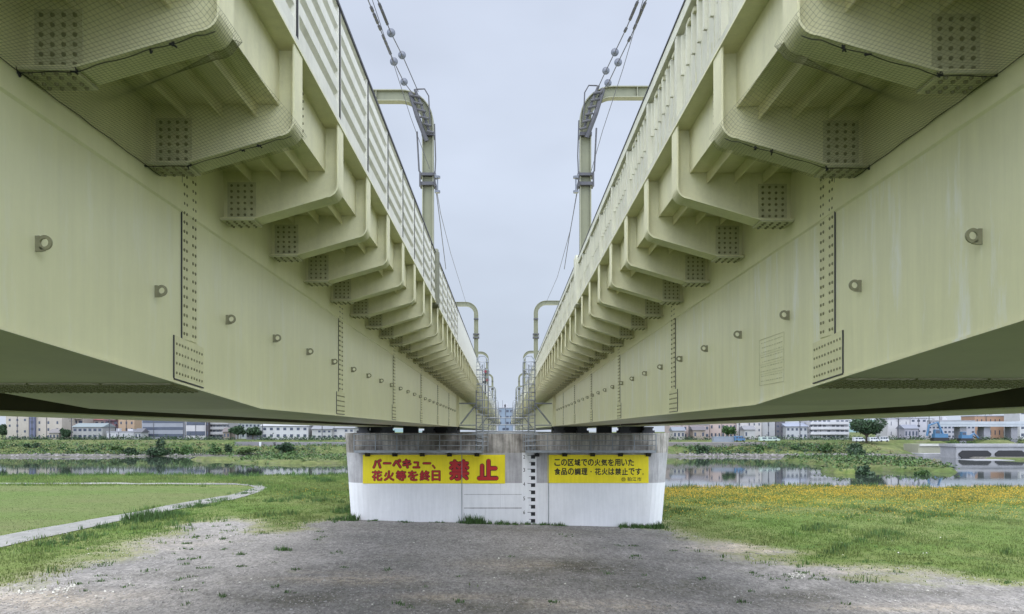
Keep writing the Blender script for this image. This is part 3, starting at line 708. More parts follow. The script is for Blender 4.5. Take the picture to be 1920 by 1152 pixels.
for s, side, A in ((-1, 'left', ((818,352),(826,400),(845,475),(875,572))), (1, 'right', ((1083,352),(1070,430),(1045,520),(1022,572)))):
    wire('span_wire', f'thin wire sloping from the near {side} portal to the next one, lower of the pair', [Wp(A[0][0],A[0][1],30), Wp(A[1][0],A[1][1],37), Wp(A[2][0],A[2][1],52), Wp(A[3][0],A[3][1],78)], .014, (), (), g2)
    B = ((816,345),(828,440),(836,505)) if s < 0 else ((1085,345),(1068,440),(1058,505))
    wire('span_wire', f'thin wire hanging from the near {side} portal down behind the wall', [Wp(B[0][0],B[0][1],30), Wp(B[1][0],B[1][1],34), Wp(B[2][0],B[2][1],38)], .016, (), (), g2)
# ---------------------------------------------------------------- piers
def stadium(xl, xr, yc, r, n=14):
    P = [(xr-r+r*math.sin(t), yc-r*math.cos(t)) for t in np.linspace(0, math.pi, n)]
    P += [(xl+r-r*math.sin(t), yc+r*math.cos(t)) for t in np.linspace(0, math.pi, n)]
    return P
def pier_block(mb, ls):
    # ls: list of (z, xl, xr, r)
    n0 = len(mb.v); k = None
    for z, xl, xr, r in ls:
        P = stadium(xl, xr, 57.9, r); k = len(P); mb.v += [(x, y, z) for x, y in P]
    for i in range(len(ls)-1):
        for j in range(k): q = (j+1) % k; mb.f.append((n0+i*k+j, n0+i*k+q, n0+(i+1)*k+q, n0+(i+1)*k+j))
    mb.f.append(tuple(range(n0, n0+k))[::-1]); mb.f.append(tuple(range(n0+(len(ls)-1)*k, n0+len(ls)*k)))
def xl_(z): return -10.95-(z+6.5)*.072
def xr_(z): return 11.10+(z+6.5)*.085
r_ = 1.5
pier = thing('bridge_pier', 'wide rounded concrete pier with white painted base and two yellow signs', 'pier', (0, 57.9, -6.6), 'bridge piers in line')
mb = MB(); pier_block(mb, [(-7.2, xl_(-7.2), xr_(-7.2), r_), (-3.59, xl_(-3.59), xr_(-3.59), r_)]); base_ = mb.build('painted_base', 'white_wall', pier, False)
mb = MB(); pier_block(mb, [(-3.589, xl_(-3.59)+.012, xr_(-3.59)-.012, r_-.01), (-1.5, xl_(-1.5), xr_(-1.5), r_-.01)]); mb.build('shaft', 'concrete', pier)
mb = MB(); pier_block(mb, [(-1.499, xl_(-1.5), xr_(-1.5), r_-.01), (-.12, xl_(-.12), xr_(-.12), r_-.01)]); mb.build('pier_head', 'concrete_top', pier)
YF = 57.9-r_
def fp(px, py, dy=0): X, Y, Z = at(px, py, YF); return X, Z
# gauge
gm = MB(); x0, _ = fp(979, 0); x1, _ = fp(1006, 0); z0 = -6.62; z1 = fp(0, 849)[1]
gm.box(x0, x1, YF-.006, YF+.02, z0, z1); gt = gm.build('water_gauge', 'white_wall', pier)
gk = MB()
for i, y in enumerate([857, 870, 883, 896.5, 910, 923.5, 937, 950.5, 964, 977]):
    xa_, z = fp(995.5, y); xb_, _ = fp(1003.5, y); gk.box(xa_, xb_, YF-.010, YF-.0061, z-.13, z+.13)
    xc_, _ = fp(989 if i % 2 == 0 else 992, y); gk.box(xc_, xa_, YF-.010, YF-.0061, z+.095, z+.13)
gk.build('gauge_marks', 'black', gt)
def text(s_, x0, x1, z0, z1, y, mt, name, parent, off=0.0, ext=.002):
    cu = bpy.data.curves.new(name, 'FONT'); cu.body = s_; cu.size = 1; cu.resolution_u = 3
    to = bpy.data.objects.new(name, cu); col.objects.link(to); bpy.context.view_layer.update()
    dg = bpy.context.evaluated_depsgraph_get(); me = bpy.data.meshes.new_from_object(to.evaluated_get(dg)); bpy.data.objects.remove(to)
    n = len(me.vertices); co = np.zeros(n*3); me.vertices.foreach_get('co', co); co = co.reshape(-1, 3); mn, mxv = co.min(0), co.max(0); mxv[2] = mn[2]+1
    u = (co-mn)/(mxv-mn); o_ = wloc(parent); r = off*(z1-z0 if z1-z0 > .25 else x1-x0); k = 9 if off else 1; V = []; Fc = []
    polys = [list(p.vertices) for p in me.polygons]
    for i in range(k):      # boldened strokes: the same outline laid nine times, each a hair further out
        dx, dz = (0, 0) if i == 8 or k == 1 else (r*math.cos(i*math.pi/4), r*math.sin(i*math.pi/4))
        for p in u: V.append((x0+r+p[0]*(x1-x0-2*r)+dx-o_.x, y-ext-i*.0004-o_.y, z0+r+p[1]*(z1-z0-2*r)+dz-o_.z))
        Fc += [[v+i*n for v in f] for f in polys]
    me2 = bpy.data.meshes.new(name); me2.from_pydata(V, [], Fc); me2.update(); me2.materials.append(M[mt]); bpy.data.meshes.remove(me)
    o = bpy.data.objects.new(name, me2); col.objects.link(o); o.parent = parent; return o
for ch, y in (('2', 857), ('3', 881.5), ('4', 908), ('5', 935), ('6', 961)):
    xa_, z = fp(981, y); xb_, _ = fp(984.5, y); text(ch, xa_, xb_, z-.13, z+.13, YF-.0061, 'letter', 'gauge_number', gt, .01)
# signs
def sign(px0, px1, py0, py1, label):
    x0, z1 = fp(px0, py0); x1, z0 = fp(px1, py1)
    r = thing('warning_banner', label, 'sign', ((x0+x1)/2, YF-.02, z0), 'yellow banners on the pier')
    MB().box(x0, x1, YF-.035, YF-.002, z0, z1).build('board', 'yellow', r); return r
sl = sign(680.5, 947, 853, 907, 'yellow banner with big red characters, left one on the pier')
YS = YF-.0352
def tx(s_, px0, px1, py0, py1, r, mt, off, dy=0, name='lettering'):
    x0, z1 = fp(px0, py0); x1, z0 = fp(px1, py1); return text(s_, x0, x1, z0, z1, YS-dy, mt, name, r, off)
def both(s_, px0, px1, py0, py1, r, o1=.10, o2=.04):
    tx(s_, px0-1.0, px1+1.0, py0-1.0, py1+1.0, r, 'maroon', o1, 0, 'letter_outline'); tx(s_, px0, px1, py0, py1, r, 'red', o2, .008)
for i, ch in enumerate('バーベキュー、'):
    w_ = 18.6; xa_ = 698+i*w_*1.0
    box_ = {'ー': (2, 17, 867.5, 870.5), '、': (1, 6.5, 872, 879), 'ュ': (2, 15, 866, 878)}.get(ch, (1, 17.5, 861, 878.5))
    both(ch, xa_+box_[0], xa_+box_[1], box_[2], box_[3], sl)
for i, ch in enumerate('花火等を終日'):
    xa_ = 698+i*22.4; both(ch, xa_, xa_+(18.5 if ch != '日' else 15.5), 883, 901.5, sl, .065, .02)
both('禁', 842, 880, 862, 901, sl, .065, .028); both('止', 895, 934, 861.5, 900.5, sl, .075, .038)
sr = sign(1027, 1216, 853, 906, 'yellow banner with two lines of small black characters, right one on the pier')
for line, xs_, y0_, y1_ in (('この区域での火気を用いた', (1039, 1189.5), 861, 874), ('食品の調理・花火は禁止です。', (1039, 1206), 878, 891)):
    n_ = len(line); w_ = (xs_[1]-xs_[0])/(12 if n_ == 12 else 13.2)
    for i, ch in enumerate(line):
        xa_ = xs_[0]+i*w_
        if ch == '・': tx(ch, xa_+4.6, xa_+7.0, 883.3, 886, sr, 'letter', .03)
        elif ch == '。': tx(ch, xa_+.5, xa_+3.6, 887.5, 891, sr, 'letter', .01)
        else: tx(ch, xa_+.3, xa_+w_-.9, y0_, y1_, sr, 'letter', .035)
for i, ch in enumerate('狛江市'): tx(ch, 1176+i*9.3, 1184+i*9.3, 895, 902.5, sr, 'letter', .02)
eo = MB(); cx_, cz_ = fp(1169, 899)
for rr in (.125, .05): eo.tube([(cx_+rr*math.cos(t), YS-.004, cz_+rr*math.sin(t)) for t in np.linspace(0, 2*math.pi, 13)[:-1]], .016, 4, True)
eo.box(cx_-.1, cx_+.1, YS-.008, YS, cz_+.03, cz_+.05); eo.build('emblem', 'letter', sr)
# conduits down the pier face
for px in (866, 1028.5):
    m_ = MB(); x, zt = fp(px, 850); m_.tube([(x, YF-.045, -6.9), (x, YF-.045, -1.4)], .022, 6); m_.build('conduit', 'steel', pier)
gr = MB()
for (a_, b_) in (((870, 927), (978, 928)), ((938, 907), (938, 952)), ((870, 952), (978, 954)), ((910, 954), (910, 976))):
    xa_, za_ = fp(*a_); xb_, zb_ = fp(*b_); gr.box(min(xa_, xb_)-.006, max(xa_, xb_)+.006, YF-.003, YF+.01, min(za_, zb_)-.002, max(za_, zb_)+.002)
gr.build('joint_line', 'concrete', pier)
# bearings
bz = None
for s in (-1, 1):
    for x in (3.75, 5.4, 8.35, 10.0):
        o = MB().box(s*x-.42, s*x+.42, 56.8, 58.2, -.12, .06).box(s*x-.3, s*x+.3, 56.9, 58.1, .06, .2).box(s*x-.36, s*x+.36, 56.85, 58.15, .2, .31).build('bearing', 'dark_steel', pier)
for (a_, b_) in ((696, 734), (757, 784), (809, 862), (1034, 1091), (1119, 1146), (1167, 1206)):
    MB().box(at(a_,0,58)[0], at(b_,0,58)[0], 57.6, 58.4, -.12, .34).build('bearing_beam', 'black', pier)
# further piers in the river
for i, Z in enumerate(PIERS[1:]):
    r = thing('bridge_pier', f'plain rounded concrete pier in the river, {ords[i]} behind the signed pier', 'pier', (0, Z+.9, -9.3), 'bridge piers in line')
    m_ = MB(); pier_block(m_, [(-9.6, -10.4, 10.4, r_), (-.12, -11, 11, r_)]); m_.v = [(x, y-57.9+Z+.9, z) for x, y, z in m_.v]; m_.build('shaft', 'concrete', r)
# galleries (hung walkways) with rails
def gallery(px0, px1, label):
    x0 = fp(px0, 0)[0]; x1 = fp(px1, 0)[0]; r = thing('inspection_walkway', label, 'walkway', ((x0+x1)/2, YF-.5, -1.45), 'walkways hung on the pier')
    MB().box(x0, x1, YF-.85, YF-.01, -1.44, -1.38).box(x0, x1, YF-.87, YF-.85, -1.47, -1.3).build('deck', 'steel', r)
    rl = MB(); 
    for z in (-.22, -.62, -.98): rl.tube([(x0, YF-.1, z), (x0, YF-.84, z), (x1, YF-.84, z), (x1, YF-.1, z)], .032, 6)
    rl.build('rail', 'steel', r)
    n = 7; p0 = None
    for i in range(n):
        x = x0+(x1-x0)*i/(n-1)
        if p0 is None: p0 = MB().box(x-.03, x+.03, YF-.87, YF-.81, -1.4, -.2).build('post', 'steel', r); xp = x
        else: dup(p0, r, (x-xp, 0, 0))
    b0 = None
    for i in range(5):
        x = x0+.8+(x1-x0-1.2)*i/4
        if b0 is None: b0 = MB().box(x-.06, x+.06, YF-.7, YF-.0, -1.52, -1.44).prism([(YF-.05, -1.75), (YF-.35, -1.52), (YF, -1.52), (YF, -1.75)], x-.17, x+.17, 'x').build('support_bracket', 'black', r); xb = x
        else: dup(b0, r, (x-xb, 0, 0))
    return r
gallery(668, 905, 'grey railed inspection walkway above the red lettered banner')
gallery(985, 1226, 'grey railed inspection walkway above the black lettered banner')
# rail across pier head centre
r = thing('guard_rail', 'thin grey guard rail across the middle of the pier head', 'railing', (0, YF+.3, -.12))
m_ = MB(); xa_, xb_ = fp(907, 0)[0], fp(990, 0)[0]
for z in (.93, .45, .0): m_.tube([(xa_, YF+.2, z), (xb_, YF+.2, z)], .035, 6)
m_.tube([(-2.3, YF-.8, -.14), (2.2, YF-.8, -.14)], .04, 6); m_.build('rail', 'steel', r)
for x in (xa_, xb_): MB().box(x-.025, x+.025, YF+.17, YF+.23, -.13, .95).build('post', 'steel', r)
# caged ladders
def ladder(s, label, red=False):
    xa = -2.02 if s < 0 else 2.02; xi = xa+(-s)*.82; Y = YF-.35
    r = thing('caged_ladder', label, 'ladder', (xa, Y, -1.4), 'caged ladders up to the deck')
    st = MB()
    for x in (xa, xa-s*.42):
        st.tube([(x, Y, -1.4), (x, Y, 4.6)], .045, 6)
    st.tube([(xa, Y, 4.6), (xa-s*.06, Y, 4.98), (xa-s*.25, Y, 5.2), (xi+s*.25, Y, 5.2), (xi+s*.06, Y, 4.98), (xi, Y, 4.6), (xi, Y, 1.1)], .045, 6)
    st.build('stile', 'steel', r)
    rg = MB().tube([(xa, Y, -1.2), (xa-s*.42, Y, -1.2)], .024, 5).build('rung', 'steel', r)
    for q in range(1, 20): dup(rg, r, (0, 0, .3*q))
    cg = MB(); z = 1.1
    while z < 4.9:
        cg.tube([(xa, Y, z), (xa, Y-.35, z), (xa-s*.25, Y-.62, z), (xi+s*.25, Y-.62, z), (xi, Y-.35, z), (xi, Y, z)], .032, 5); z += .52
    for x, y in ((xa-s*.28, Y-.62), (xi+s*.25, Y-.62), (xi, Y-.3)): cg.tube([(x, y, 1.1), (x, y, 4.66)], .026, 5)
    # lower cage by the walkway
    for z in (-1.0, -.7, -.4, -.15): cg.tube([(xa, Y, z), (xa-s*.1, Y-.5, z), (xi+s*.1, Y-.5, z), (xi, Y, z)], .032, 5)
    for x in (xa-s*.2, xa-s*.5, xi): cg.tube([(x, Y-.5, -1.35), (x, Y-.5, -.1)], .026, 5)
    cg.build('cage', 'steel', r)
    sp = MB(); x2 = s*3.2
    sp.tube([(xa, Y, 1.92), (x2, Y, 1.92)], .055, 6); sp.tube([(xa, Y, .42), (x2, Y, .42)], .045, 6); sp.tube([(xa, Y, 1.85), (x2+(-s)*.1, Y, .5)], .065, 6)
    sp.build('support_bracket', 'steel', r)
    return r
lads = [ladder(-1, 'grey caged ladder with rounded top beside the left bridge at the signed pier'), ladder(1, 'grey caged ladder with rounded top beside the right bridge at the signed pier')]
for i, Z in enumerate((97, 137, 177)):
    for s, side, l0 in ((-1, 'left', lads[0]), (1, 'right', lads[1])):
        dup_thing(l0, (l0.location.x, l0.location.y+Z-57, l0.location.z), f'small distant caged ladder beside the {side} bridge, {ords[i]} beyond the signed pier')
r = thing('signal_marker', 'small red and dark signal hung inside the left ladder cage', 'signal', at(910, 735, 57.5))
for (px, py, mt) in ((909.5, 697, 'bright_red'), (909, 707, 'black'), (914.5, 713, 'bright_red'), (908.5, 717, 'black')):
    c = at(px, py, 57.5); m_ = MB(); m_.tube([(c[0], c[1]-.08, c[2]), (c[0], c[1]+.08, c[2])], .11, 10); m_.build('lamp', mt, r)
MB().tube([at(910, 690, 57.6), at(910.5, 740, 57.6)], .04, 6).build('post', 'dark_steel', r)
# ---------------------------------------------------------------- far bank: buildings
def far_build(kind, label, x0, x1, yt, yb, Z, rgb, floors, cols, roof=None, depth=10, balc=False, band=False, winmat='win', group=None, wfrac=.5):
    X0, X1 = Z*(x0-CX)/F, Z*(x1-CX)/F; zt = Z*(CY-yt)/F; zb = min(Z*(CY-yb)/F, -3.0)
    r = thing(kind, label, 'building', ((X0+X1)/2, Z+depth/2, zb), group)
    rgb = tuple(v*.52 for v in rgb); roof = tuple(v*.5 for v in roof) if roof else None
    MB().box(X0, X1, Z, Z+depth, zb-.6, zt).build('wall', cmat(rgb), r)
    fh = (zt-zb)/floors; cw = (X1-X0)/cols; w0 = None
    for f in range(floors):
        zc = zb+fh*(f+.55)
        if band:
            m_ = MB().box(X0+.3, X1-.3, Z-.05, Z+.1, zc-fh*.2, zc+fh*.22); m_.build('window', winmat, r)
            continue
        for c_ in range(cols):
            xc = X0+cw*(c_+.5)
            if w0 is not None and random.random() < .14: continue
            if w0 is None: w0 = MB().box(xc-cw*wfrac/2, xc+cw*wfrac/2, Z-.04, Z+.1, zc-fh*.2, zc+fh*.2).build('window', winmat, r); wx, wz = xc, zc
            else: dup(w0, r, (xc-wx, 0, zc-wz))
    if balc:
        b0 = None
        for f in range(1, floors):
            zc = zb+fh*f
            if b0 is None: b0 = MB().box(X0+.4, X1-.4, Z-1.2, Z, zc-.15, zc+.9).build('balcony', cmat(tuple(min(1, v*1.12) for v in rgb)), r); bz_ = zc
            else: dup(b0, r, (0, 0, zc-bz_))
    rm = roof or (.25, .25, .28)
    if kind == 'house' or kind == 'gabled_house':
        hgt = 1.5
        MB().prism([(Z-.5, zt), (Z+depth+.5, zt), (Z+depth/2, zt+hgt)], X0-.4, X1+.4, 'x').build('roof', cmat(rm), r)
    else:
        MB().box(X0-.15, X1+.15, Z-.15, Z+depth+.15, zt, zt+.35).build('parapet', cmat(rm), r)
    return r
FB = far_build
FB('apartment_building', 'tall plain beige block at the far left with a dark window strip', 11, 54, 772, 826, 312, (.66,.60,.52), 5, 3, wfrac=.25)
FB('stair_tower', 'narrow dark blue stair tower between two beige blocks', 55, 65, 774, 824, 311, (.20,.22,.34), 4, 1)
FB('apartment_building', 'wide beige block beside the blue stair tower', 65.5, 116, 774, 826, 312, (.68,.61,.53), 4, 3, wfrac=.2)
FB('apartment_building', 'pinkish apartment block with dark balconies behind small trees', 116, 156, 772, 826, 322, (.62,.54,.48), 4, 4, balc=True, wfrac=.7)
FB('gabled_house', 'house with a red roof rising behind the grey house', 156, 197, 788, 826, 330, (.55,.45,.42), 3, 4, roof=(.42,.14,.15))
FB('house', 'pale grey house with glassy upper floor and blue grey roof', 136, 192, 801, 825, 306, (.55,.55,.54), 2, 6, roof=(.34,.40,.42), wfrac=.6)
FB('apartment_building', 'dark maroon apartment block between red roof and orange block', 196, 221, 776, 824, 324, (.30,.17,.19), 4, 3, balc=True, wfrac=.6)
FB('apartment_building', 'orange tan apartment block with small dark windows', 222, 252, 776, 824, 322, (.62,.44,.30), 4, 3, wfrac=.3)
FB('shed', 'long low white shed in front of the orange block', 200, 251, 810.5, 823, 304, (.72,.72,.74), 1, 4, wfrac=.15)
FB('office_building', 'blue grey glazed office building with white ground floor pillars', 266, 346, 785, 824, 308, (.42,.44,.50), 3, 8, band=True)
FB('warehouse', 'plain white box shaped building with a dark stripe', 348, 386, 785, 823, 308, (.74,.72,.74), 2, 2, band=True)
FB('utility_tower', 'thin dark brown tower beside the white box building', 387, 391, 785, 822, 307, (.10,.09,.10), 2, 1)
FB('apartment_building', 'grey apartment block with rows of balconies', 392, 431, 786, 822, 310, (.50,.49,.50), 4, 6, balc=True, wfrac=.7)
FB('house', 'bright white low building with dark windows left of the pier', 490, 578, 799, 821, 304, (.80,.80,.80), 2, 7, roof=(.66,.67,.70), wfrac=.45)
FB('gabled_house', 'pale house with grey gabled roof nearest the pier on the left', 585, 622, 805, 821, 303, (.66,.66,.64), 2, 4, roof=(.36,.37,.40))
FB('gabled_house', 'white house with grey gabled roof half hidden behind the pier', 624, 664, 803, 821, 305, (.72,.71,.70), 2, 4, roof=(.40,.41,.44))
FB('apartment_building', 'white terrace behind the gabled houses and left of the pier', 580, 690, 796, 821, 330, (.70,.70,.72), 3, 14, wfrac=.5)
FB('apartment_building', 'grey housing blocks seen above the trees left of the white building', 431, 488, 794, 822, 335, (.52,.56,.56), 3, 8, wfrac=.5)
FB('office_building', 'blue grey building framed in the gap between the two bridges', 934, 962, 766, 818, 345, (.34,.42,.54), 5, 4, wfrac=.7)
FB('apartment_building', 'long pinkish beige apartment row right of the pier', 1256, 1330, 797, 815, 306, (.66,.54,.50), 2, 9, balc=False, wfrac=.5)
FB('apartment_building', 'pink apartment row with dark window pairs behind a small tree', 1331, 1381, 794, 815, 308, (.72,.57,.52), 2, 7, wfrac=.45)
FB('apartment_building', 'white house block with dark upright windows behind grey containers', 1382, 1428, 791, 814, 307, (.76,.72,.70), 3, 5, wfrac=.25)
FB('warehouse', 'blank grey building beside the outside staircase', 1429, 1453, 788, 814, 309, (.60,.60,.62), 2, 1, wfrac=.1)
FB('stair_tower', 'dark outside staircase block beside the blank grey building', 1454, 1472, 786, 814, 310, (.22,.21,.24), 4, 2)
FB('gabled_house', 'white house with light blue grey roof right of the staircase', 1474, 1514, 800, 814, 306, (.68,.69,.72), 2, 5, roof=(.42,.46,.58))
FB('office_building', 'white three storey building with long dark window bands', 1516, 1592, 786, 814, 307, (.78,.77,.80), 4, 9, balc=True, wfrac=.65)
FB('warehouse', 'large white windowless building right of the round tree', 1664, 1706, 786, 814, 310, (.80,.78,.80), 2, 3, wfrac=.08)
FB('office_building', 'white building with a few blue windows behind the blue crane', 1707, 1738, 785, 815, 310, (.76,.75,.82), 4, 3, wfrac=.5)
FB('apartment_building', 'pale lilac flats seen behind the elevated road', 1740, 1828, 790, 815, 325, (.62,.62,.70), 4, 12, wfrac=.6)
FB('warehouse', 'wide building with orange brown upper wall behind the elevated road', 1828, 1912, 781, 812, 330, (.60,.37,.25), 2, 10, wfrac=.2)
FB('apartment_building', 'tall white block at the far right edge', 1912, 1945, 768, 812, 316, (.80,.80,.82), 4, 3)
FB('house', 'small cream house in front of the two beige blocks', 92, 111, 812, 826, 301, (.66,.60,.50), 1, 3, roof=(.30,.28,.28), depth=6)
FB('gabled_house', 'small white house with dark roof right of the long white shed', 252, 265, 811, 825, 301, (.70,.70,.70), 1, 2, roof=(.20,.20,.23), depth=6)
FB('gabled_house', 'small brown house between the grey balcony block and the dark trees', 418, 431, 810, 824, 301, (.46,.38,.32), 1, 2, roof=(.24,.20,.20), depth=6)
FB('house', 'low grey house hidden under the trees left of the bright white building', 462, 486, 813, 824, 303, (.50,.50,.52), 1, 4, roof=(.32,.33,.36), depth=6)
FB('gabled_house', 'small pale house with blue grey roof nearest the pier on the right', 1262, 1284, 808, 817, 300, (.66,.62,.58), 1, 3, roof=(.32,.35,.42), depth=6)
FB('gabled_house', 'small tan house with dark roof before the long pinkish row', 1300, 1322, 807, 817, 300, (.56,.46,.38), 1, 3, roof=(.22,.20,.22), depth=6)
FB('gabled_house', 'small white house with grey roof before the white house block', 1396, 1416, 806, 817, 300, (.72,.71,.70), 1, 3, roof=(.34,.34,.37), depth=6)
FB('house', 'low lilac house between the big white building and the blue windowed one', 1696, 1722, 804, 817, 300, (.58,.56,.64), 1, 4, roof=(.34,.36,.44), depth=6)
for px, lab in ((60, 'between the two beige blocks'), (134, 'left of the pale grey house'), (205, 'before the dark maroon block'), (344, 'beside the plain white box building'), (492, 'at the left end of the bright white building'), (604, 'before the gabled houses by the pier'), (1292, 'before the long pinkish row'), (1386, 'beside the small blue truck'), (1500, 'before the blue grey roofed house'), (1684, 'before the large white windowless building'), (1742, 'behind the larger blue excavator')):
    b_ = at(px, 826, 298); r = thing('utility_pole', 'thin grey utility pole '+lab, 'utility pole', b_, 'utility poles along the far bank')
    MB().tube([(b_[0], 298, b_[2]-1), (b_[0], 298, 5.4)], .16, 6).build('pole', 'dark_steel', r)
    MB().box(b_[0]-1.1, b_[0]+1.1, 297.8, 297.95, 4.5, 4.65).box(b_[0]-.8, b_[0]+.8, 297.8, 297.95, 3.7, 3.82).build('crossarm', 'dark_steel', r)
# rooftop tanks, plant rooms and aerials on the nearer blocks
for ob in [o for o in S.objects if o.get('category') == 'building' and o.parent is None]:
    w_ = [c for c in ob.children if c.name.split('.')[0] == 'wall'][0]; bb = [Vector(c)+Vector(ob.location) for c in w_.bound_box]
    xa_, xb_ = min(v.x for v in bb), max(v.x for v in bb); zt_ = max(v.z for v in bb); yy_ = min(v.y for v in bb)
    if ob.name.startswith(('gabled', 'house')) or xb_-xa_ < 4: continue
    for q in range(2):
        xx_ = random.uniform(xa_+1, xb_-2); MB().box(xx_, xx_+random.uniform(1, 2), yy_+3, yy_+5, zt_+.36, zt_+random.uniform(1.2, 2.2)).build('roof_tank', cmat((.40, .40, .42)), ob)
    MB().box(xa_+(xb_-xa_)*.3-.06, xa_+(xb_-xa_)*.3+.06, yy_+2, yy_+2.12, zt_+.3, zt_+3.5).build('aerial', 'dark_steel', ob)
    for q in range(max(1, int((xb_-xa_)/9))):
        xx_ = xa_+(q+.5)*9 if xb_-xa_ > 9 else (xa_+xb_)/2; MB().box(xx_-.09, xx_+.09, yy_-.12, yy_-.001, bb[0].z, zt_).build('downpipe', 'dark_steel', ob)
# elevated road on the right
r = thing('elevated_road', 'pale grey elevated road on stout columns at the far right', 'viaduct', at(1840, 826, 300))
X0, X1 = at(1762, 0, 298)[0], at(1930, 0, 298)[0]
MB().box(X0, X1, 298, 304, 1.7, 2.6).box(X0, X1, 297.9, 298.2, 2.6, 3.6).build('deck', cmat((0.364,0.390,0.429)), r)
for px in (1806, 1851, 1902):
    X = at(px, 0, 299)[0]; MB().box(X-1.2, X+1.2, 299, 303, -4.5, 1.7).build('column', cmat((0.234,0.234,0.260)), r)
# levee wall, culvert block with two dark openings
r = thing('river_culvert', 'pale concrete culvert with two wide dark rounded openings at the right edge', 'culvert', at(1860, 860, 244))
X0, X1 = at(1793, 0, 244)[0], at(2010, 0, 244)[0]
MB().box(X0, X1, 244, 253, -9, at(0, 838, 244)[2]).box(X0-.5, X1, 243.6, 253, at(0, 838, 244)[2], at(0, 833, 244)[2]).build('wall', 'far_conc', r)
for a_, b_ in ((1797, 1857), (1865, 1921), (1930, 1988)):
    xa_, xb_ = at(a_, 0, 244)[0], at(b_, 0, 244)[0]; zt, zb = at(0, 845, 244)[2], at(0, 859.5, 244)[2]; c_ = 1.1
    MB().prism([(xa_+c_, zb), (xb_-c_, zb), (xb_, zb+c_*.8), (xb_, zt-c_*.8), (xb_-c_, zt), (xa_+c_, zt), (xa_, zt-c_*.8), (xa_, zb+c_*.8)], 243.55, 243.95, 'y').build('opening', 'black', r)
r = thing('concrete_apron', 'stepped concrete bank with pale edge strips left of the culvert', 'embankment', at(1750, 860, 262))
MB().box(at(1722,0,262)[0], at(1792,0,262)[0], 258.5, 272, -9, at(0,851,258.5)[2]).build('step', 'far_conc', r)
MB().box(at(1722,0,266)[0], at(1795,0,266)[0], 266, 276, -9, at(0,833,266)[2]).build('wall', cmat((0.260,0.260,0.195)), r)
MB().box(at(1724,0,265.8)[0], at(1790,0,265.8)[0], 265.6, 265.98, at(0,835,265.8)[2]-.3, at(0,833,265.8)[2]+.1).build('kerb', cmat((0.442,0.442,0.403)), r)
r = thing('river_apron', 'flat pale concrete floor slabs below the culvert openings', 'apron', (150, 225, WATER))
for i, (ya_, yb_, xa_) in enumerate(((222, 231, 128),)):
    MB().box(xa_, 230, ya_, yb_, WATER-.6, WATER+.10).build('slab', 'far_conc', r)
# grey retaining wall on left bank with white post
r = thing('retaining_wall', 'low grey retaining wall on the far bank left of the pier', 'wall', at(560, 842, 278))
MB().box(at(440,0,276)[0], at(512,0,276)[0], 276, 281, -9, at(0,829,276)[2]).build('wall', cmat((0.176,0.169,0.182)), r)
MB().box(at(515,0,276)[0], at(660,0,276)[0], 277, 281, -9, at(0,829.5,276)[2]).build('wall', cmat((0.195,0.189,0.202)), r)
r = MB().box(at(485.5,0,275)[0], at(489,0,275)[0], 275.2, 275.9, -8, at(0,829,275)[2]).build('marker_post', 'white', props=('white upright marker post before the grey retaining wall', 'post'))
r = thing('gravel_terrace', 'grey brown terrace wall right of the pier on the far bank', 'wall', at(1340, 842, 270))
MB().box(at(1250,0,270)[0], at(1440,0,270)[0], 271, 281, -9, at(0,830,271)[2]).build('wall', cmat((0.176,0.163,0.156)), r)
# vehicles
def van(px0, px1, yt, yb, Z, mt, label, kind='van', box=False):
    x0, x1 = at(px0,0,Z)[0], at(px1,0,Z)[0]; zb, zt = at(0,yb,Z)[2], at(0,yt,Z)[2]; h = zt-zb
    r = thing(kind, label, 'truck' if kind == 'truck' else 'van', ((x0+x1)/2, Z+1, zb), 'vehicles parked on the far bank')
    L = x1-x0
    MB().prism([(x0, zb+h*.18), (x1, zb+h*.18), (x1, zb+h*.55), (x1-L*.10, zb+h*.62), (x1-L*.22, zt), (x0+L*.03, zt), (x0, zt-h*.1)], Z, Z+1.9, 'y').build('body', mt, r)
    for f in (.12, .40, .64): MB().box(x0+L*f, x0+L*(f+.2), Z-.03, Z+.1, zb+h*.58, zb+h*.88).build('window', 'win', r)
    for f in (.2, .8): c = (x0+L*f, Z, zb+h*.17); MB().tube([(c[0], Z-.05, c[2]), (c[0], Z+.25, c[2])], h*.17, 12).build('wheel', 'black', r)
van(1602, 1622, 820, 829, 286, 'white', 'white van left of the tree trunk')
van(1631, 1648, 820, 829, 285, 'white', 'white van just right of the tree trunk')
van(1649, 1667, 819, 829, 287, 'white', 'white van furthest right in the parked row by the tree')
van(1378, 1397, 818, 828.5, 282, 'blue', 'small blue truck at the end of the grey container', 'truck')
van(1425, 1463, 819.5, 828, 283, cmat((0.358,0.429,0.390)), 'long pale green white bus on the far bank', 'minibus')
r = thing('container', 'long blue grey container on the far bank beside the small blue truck', 'container', at(1357, 829, 283))
MB().box(at(1338,0,283)[0], at(1377,0,283)[0], 283, 285.5, at(0,829,283)[2], at(0,820,283)[2]).build('body', cmat((0.234,0.260,0.299)), r)
mm = MB()
for i in range(16): x = at(1339+i*2.45,0,283)[0]; mm.box(x-.05, x+.05, 282.93, 283, at(0,828.6,283)[2], at(0,820.4,283)[2])
mm.build('ribs', cmat((0.195,0.221,0.260)), r)
MB().box(at(1337.5,0,283)[0], at(1377.5,0,283)[0], 282.9, 285.6, at(0,820,283)[2], at(0,819,283)[2]).build('roof', cmat((0.195,0.247,0.293)), r)
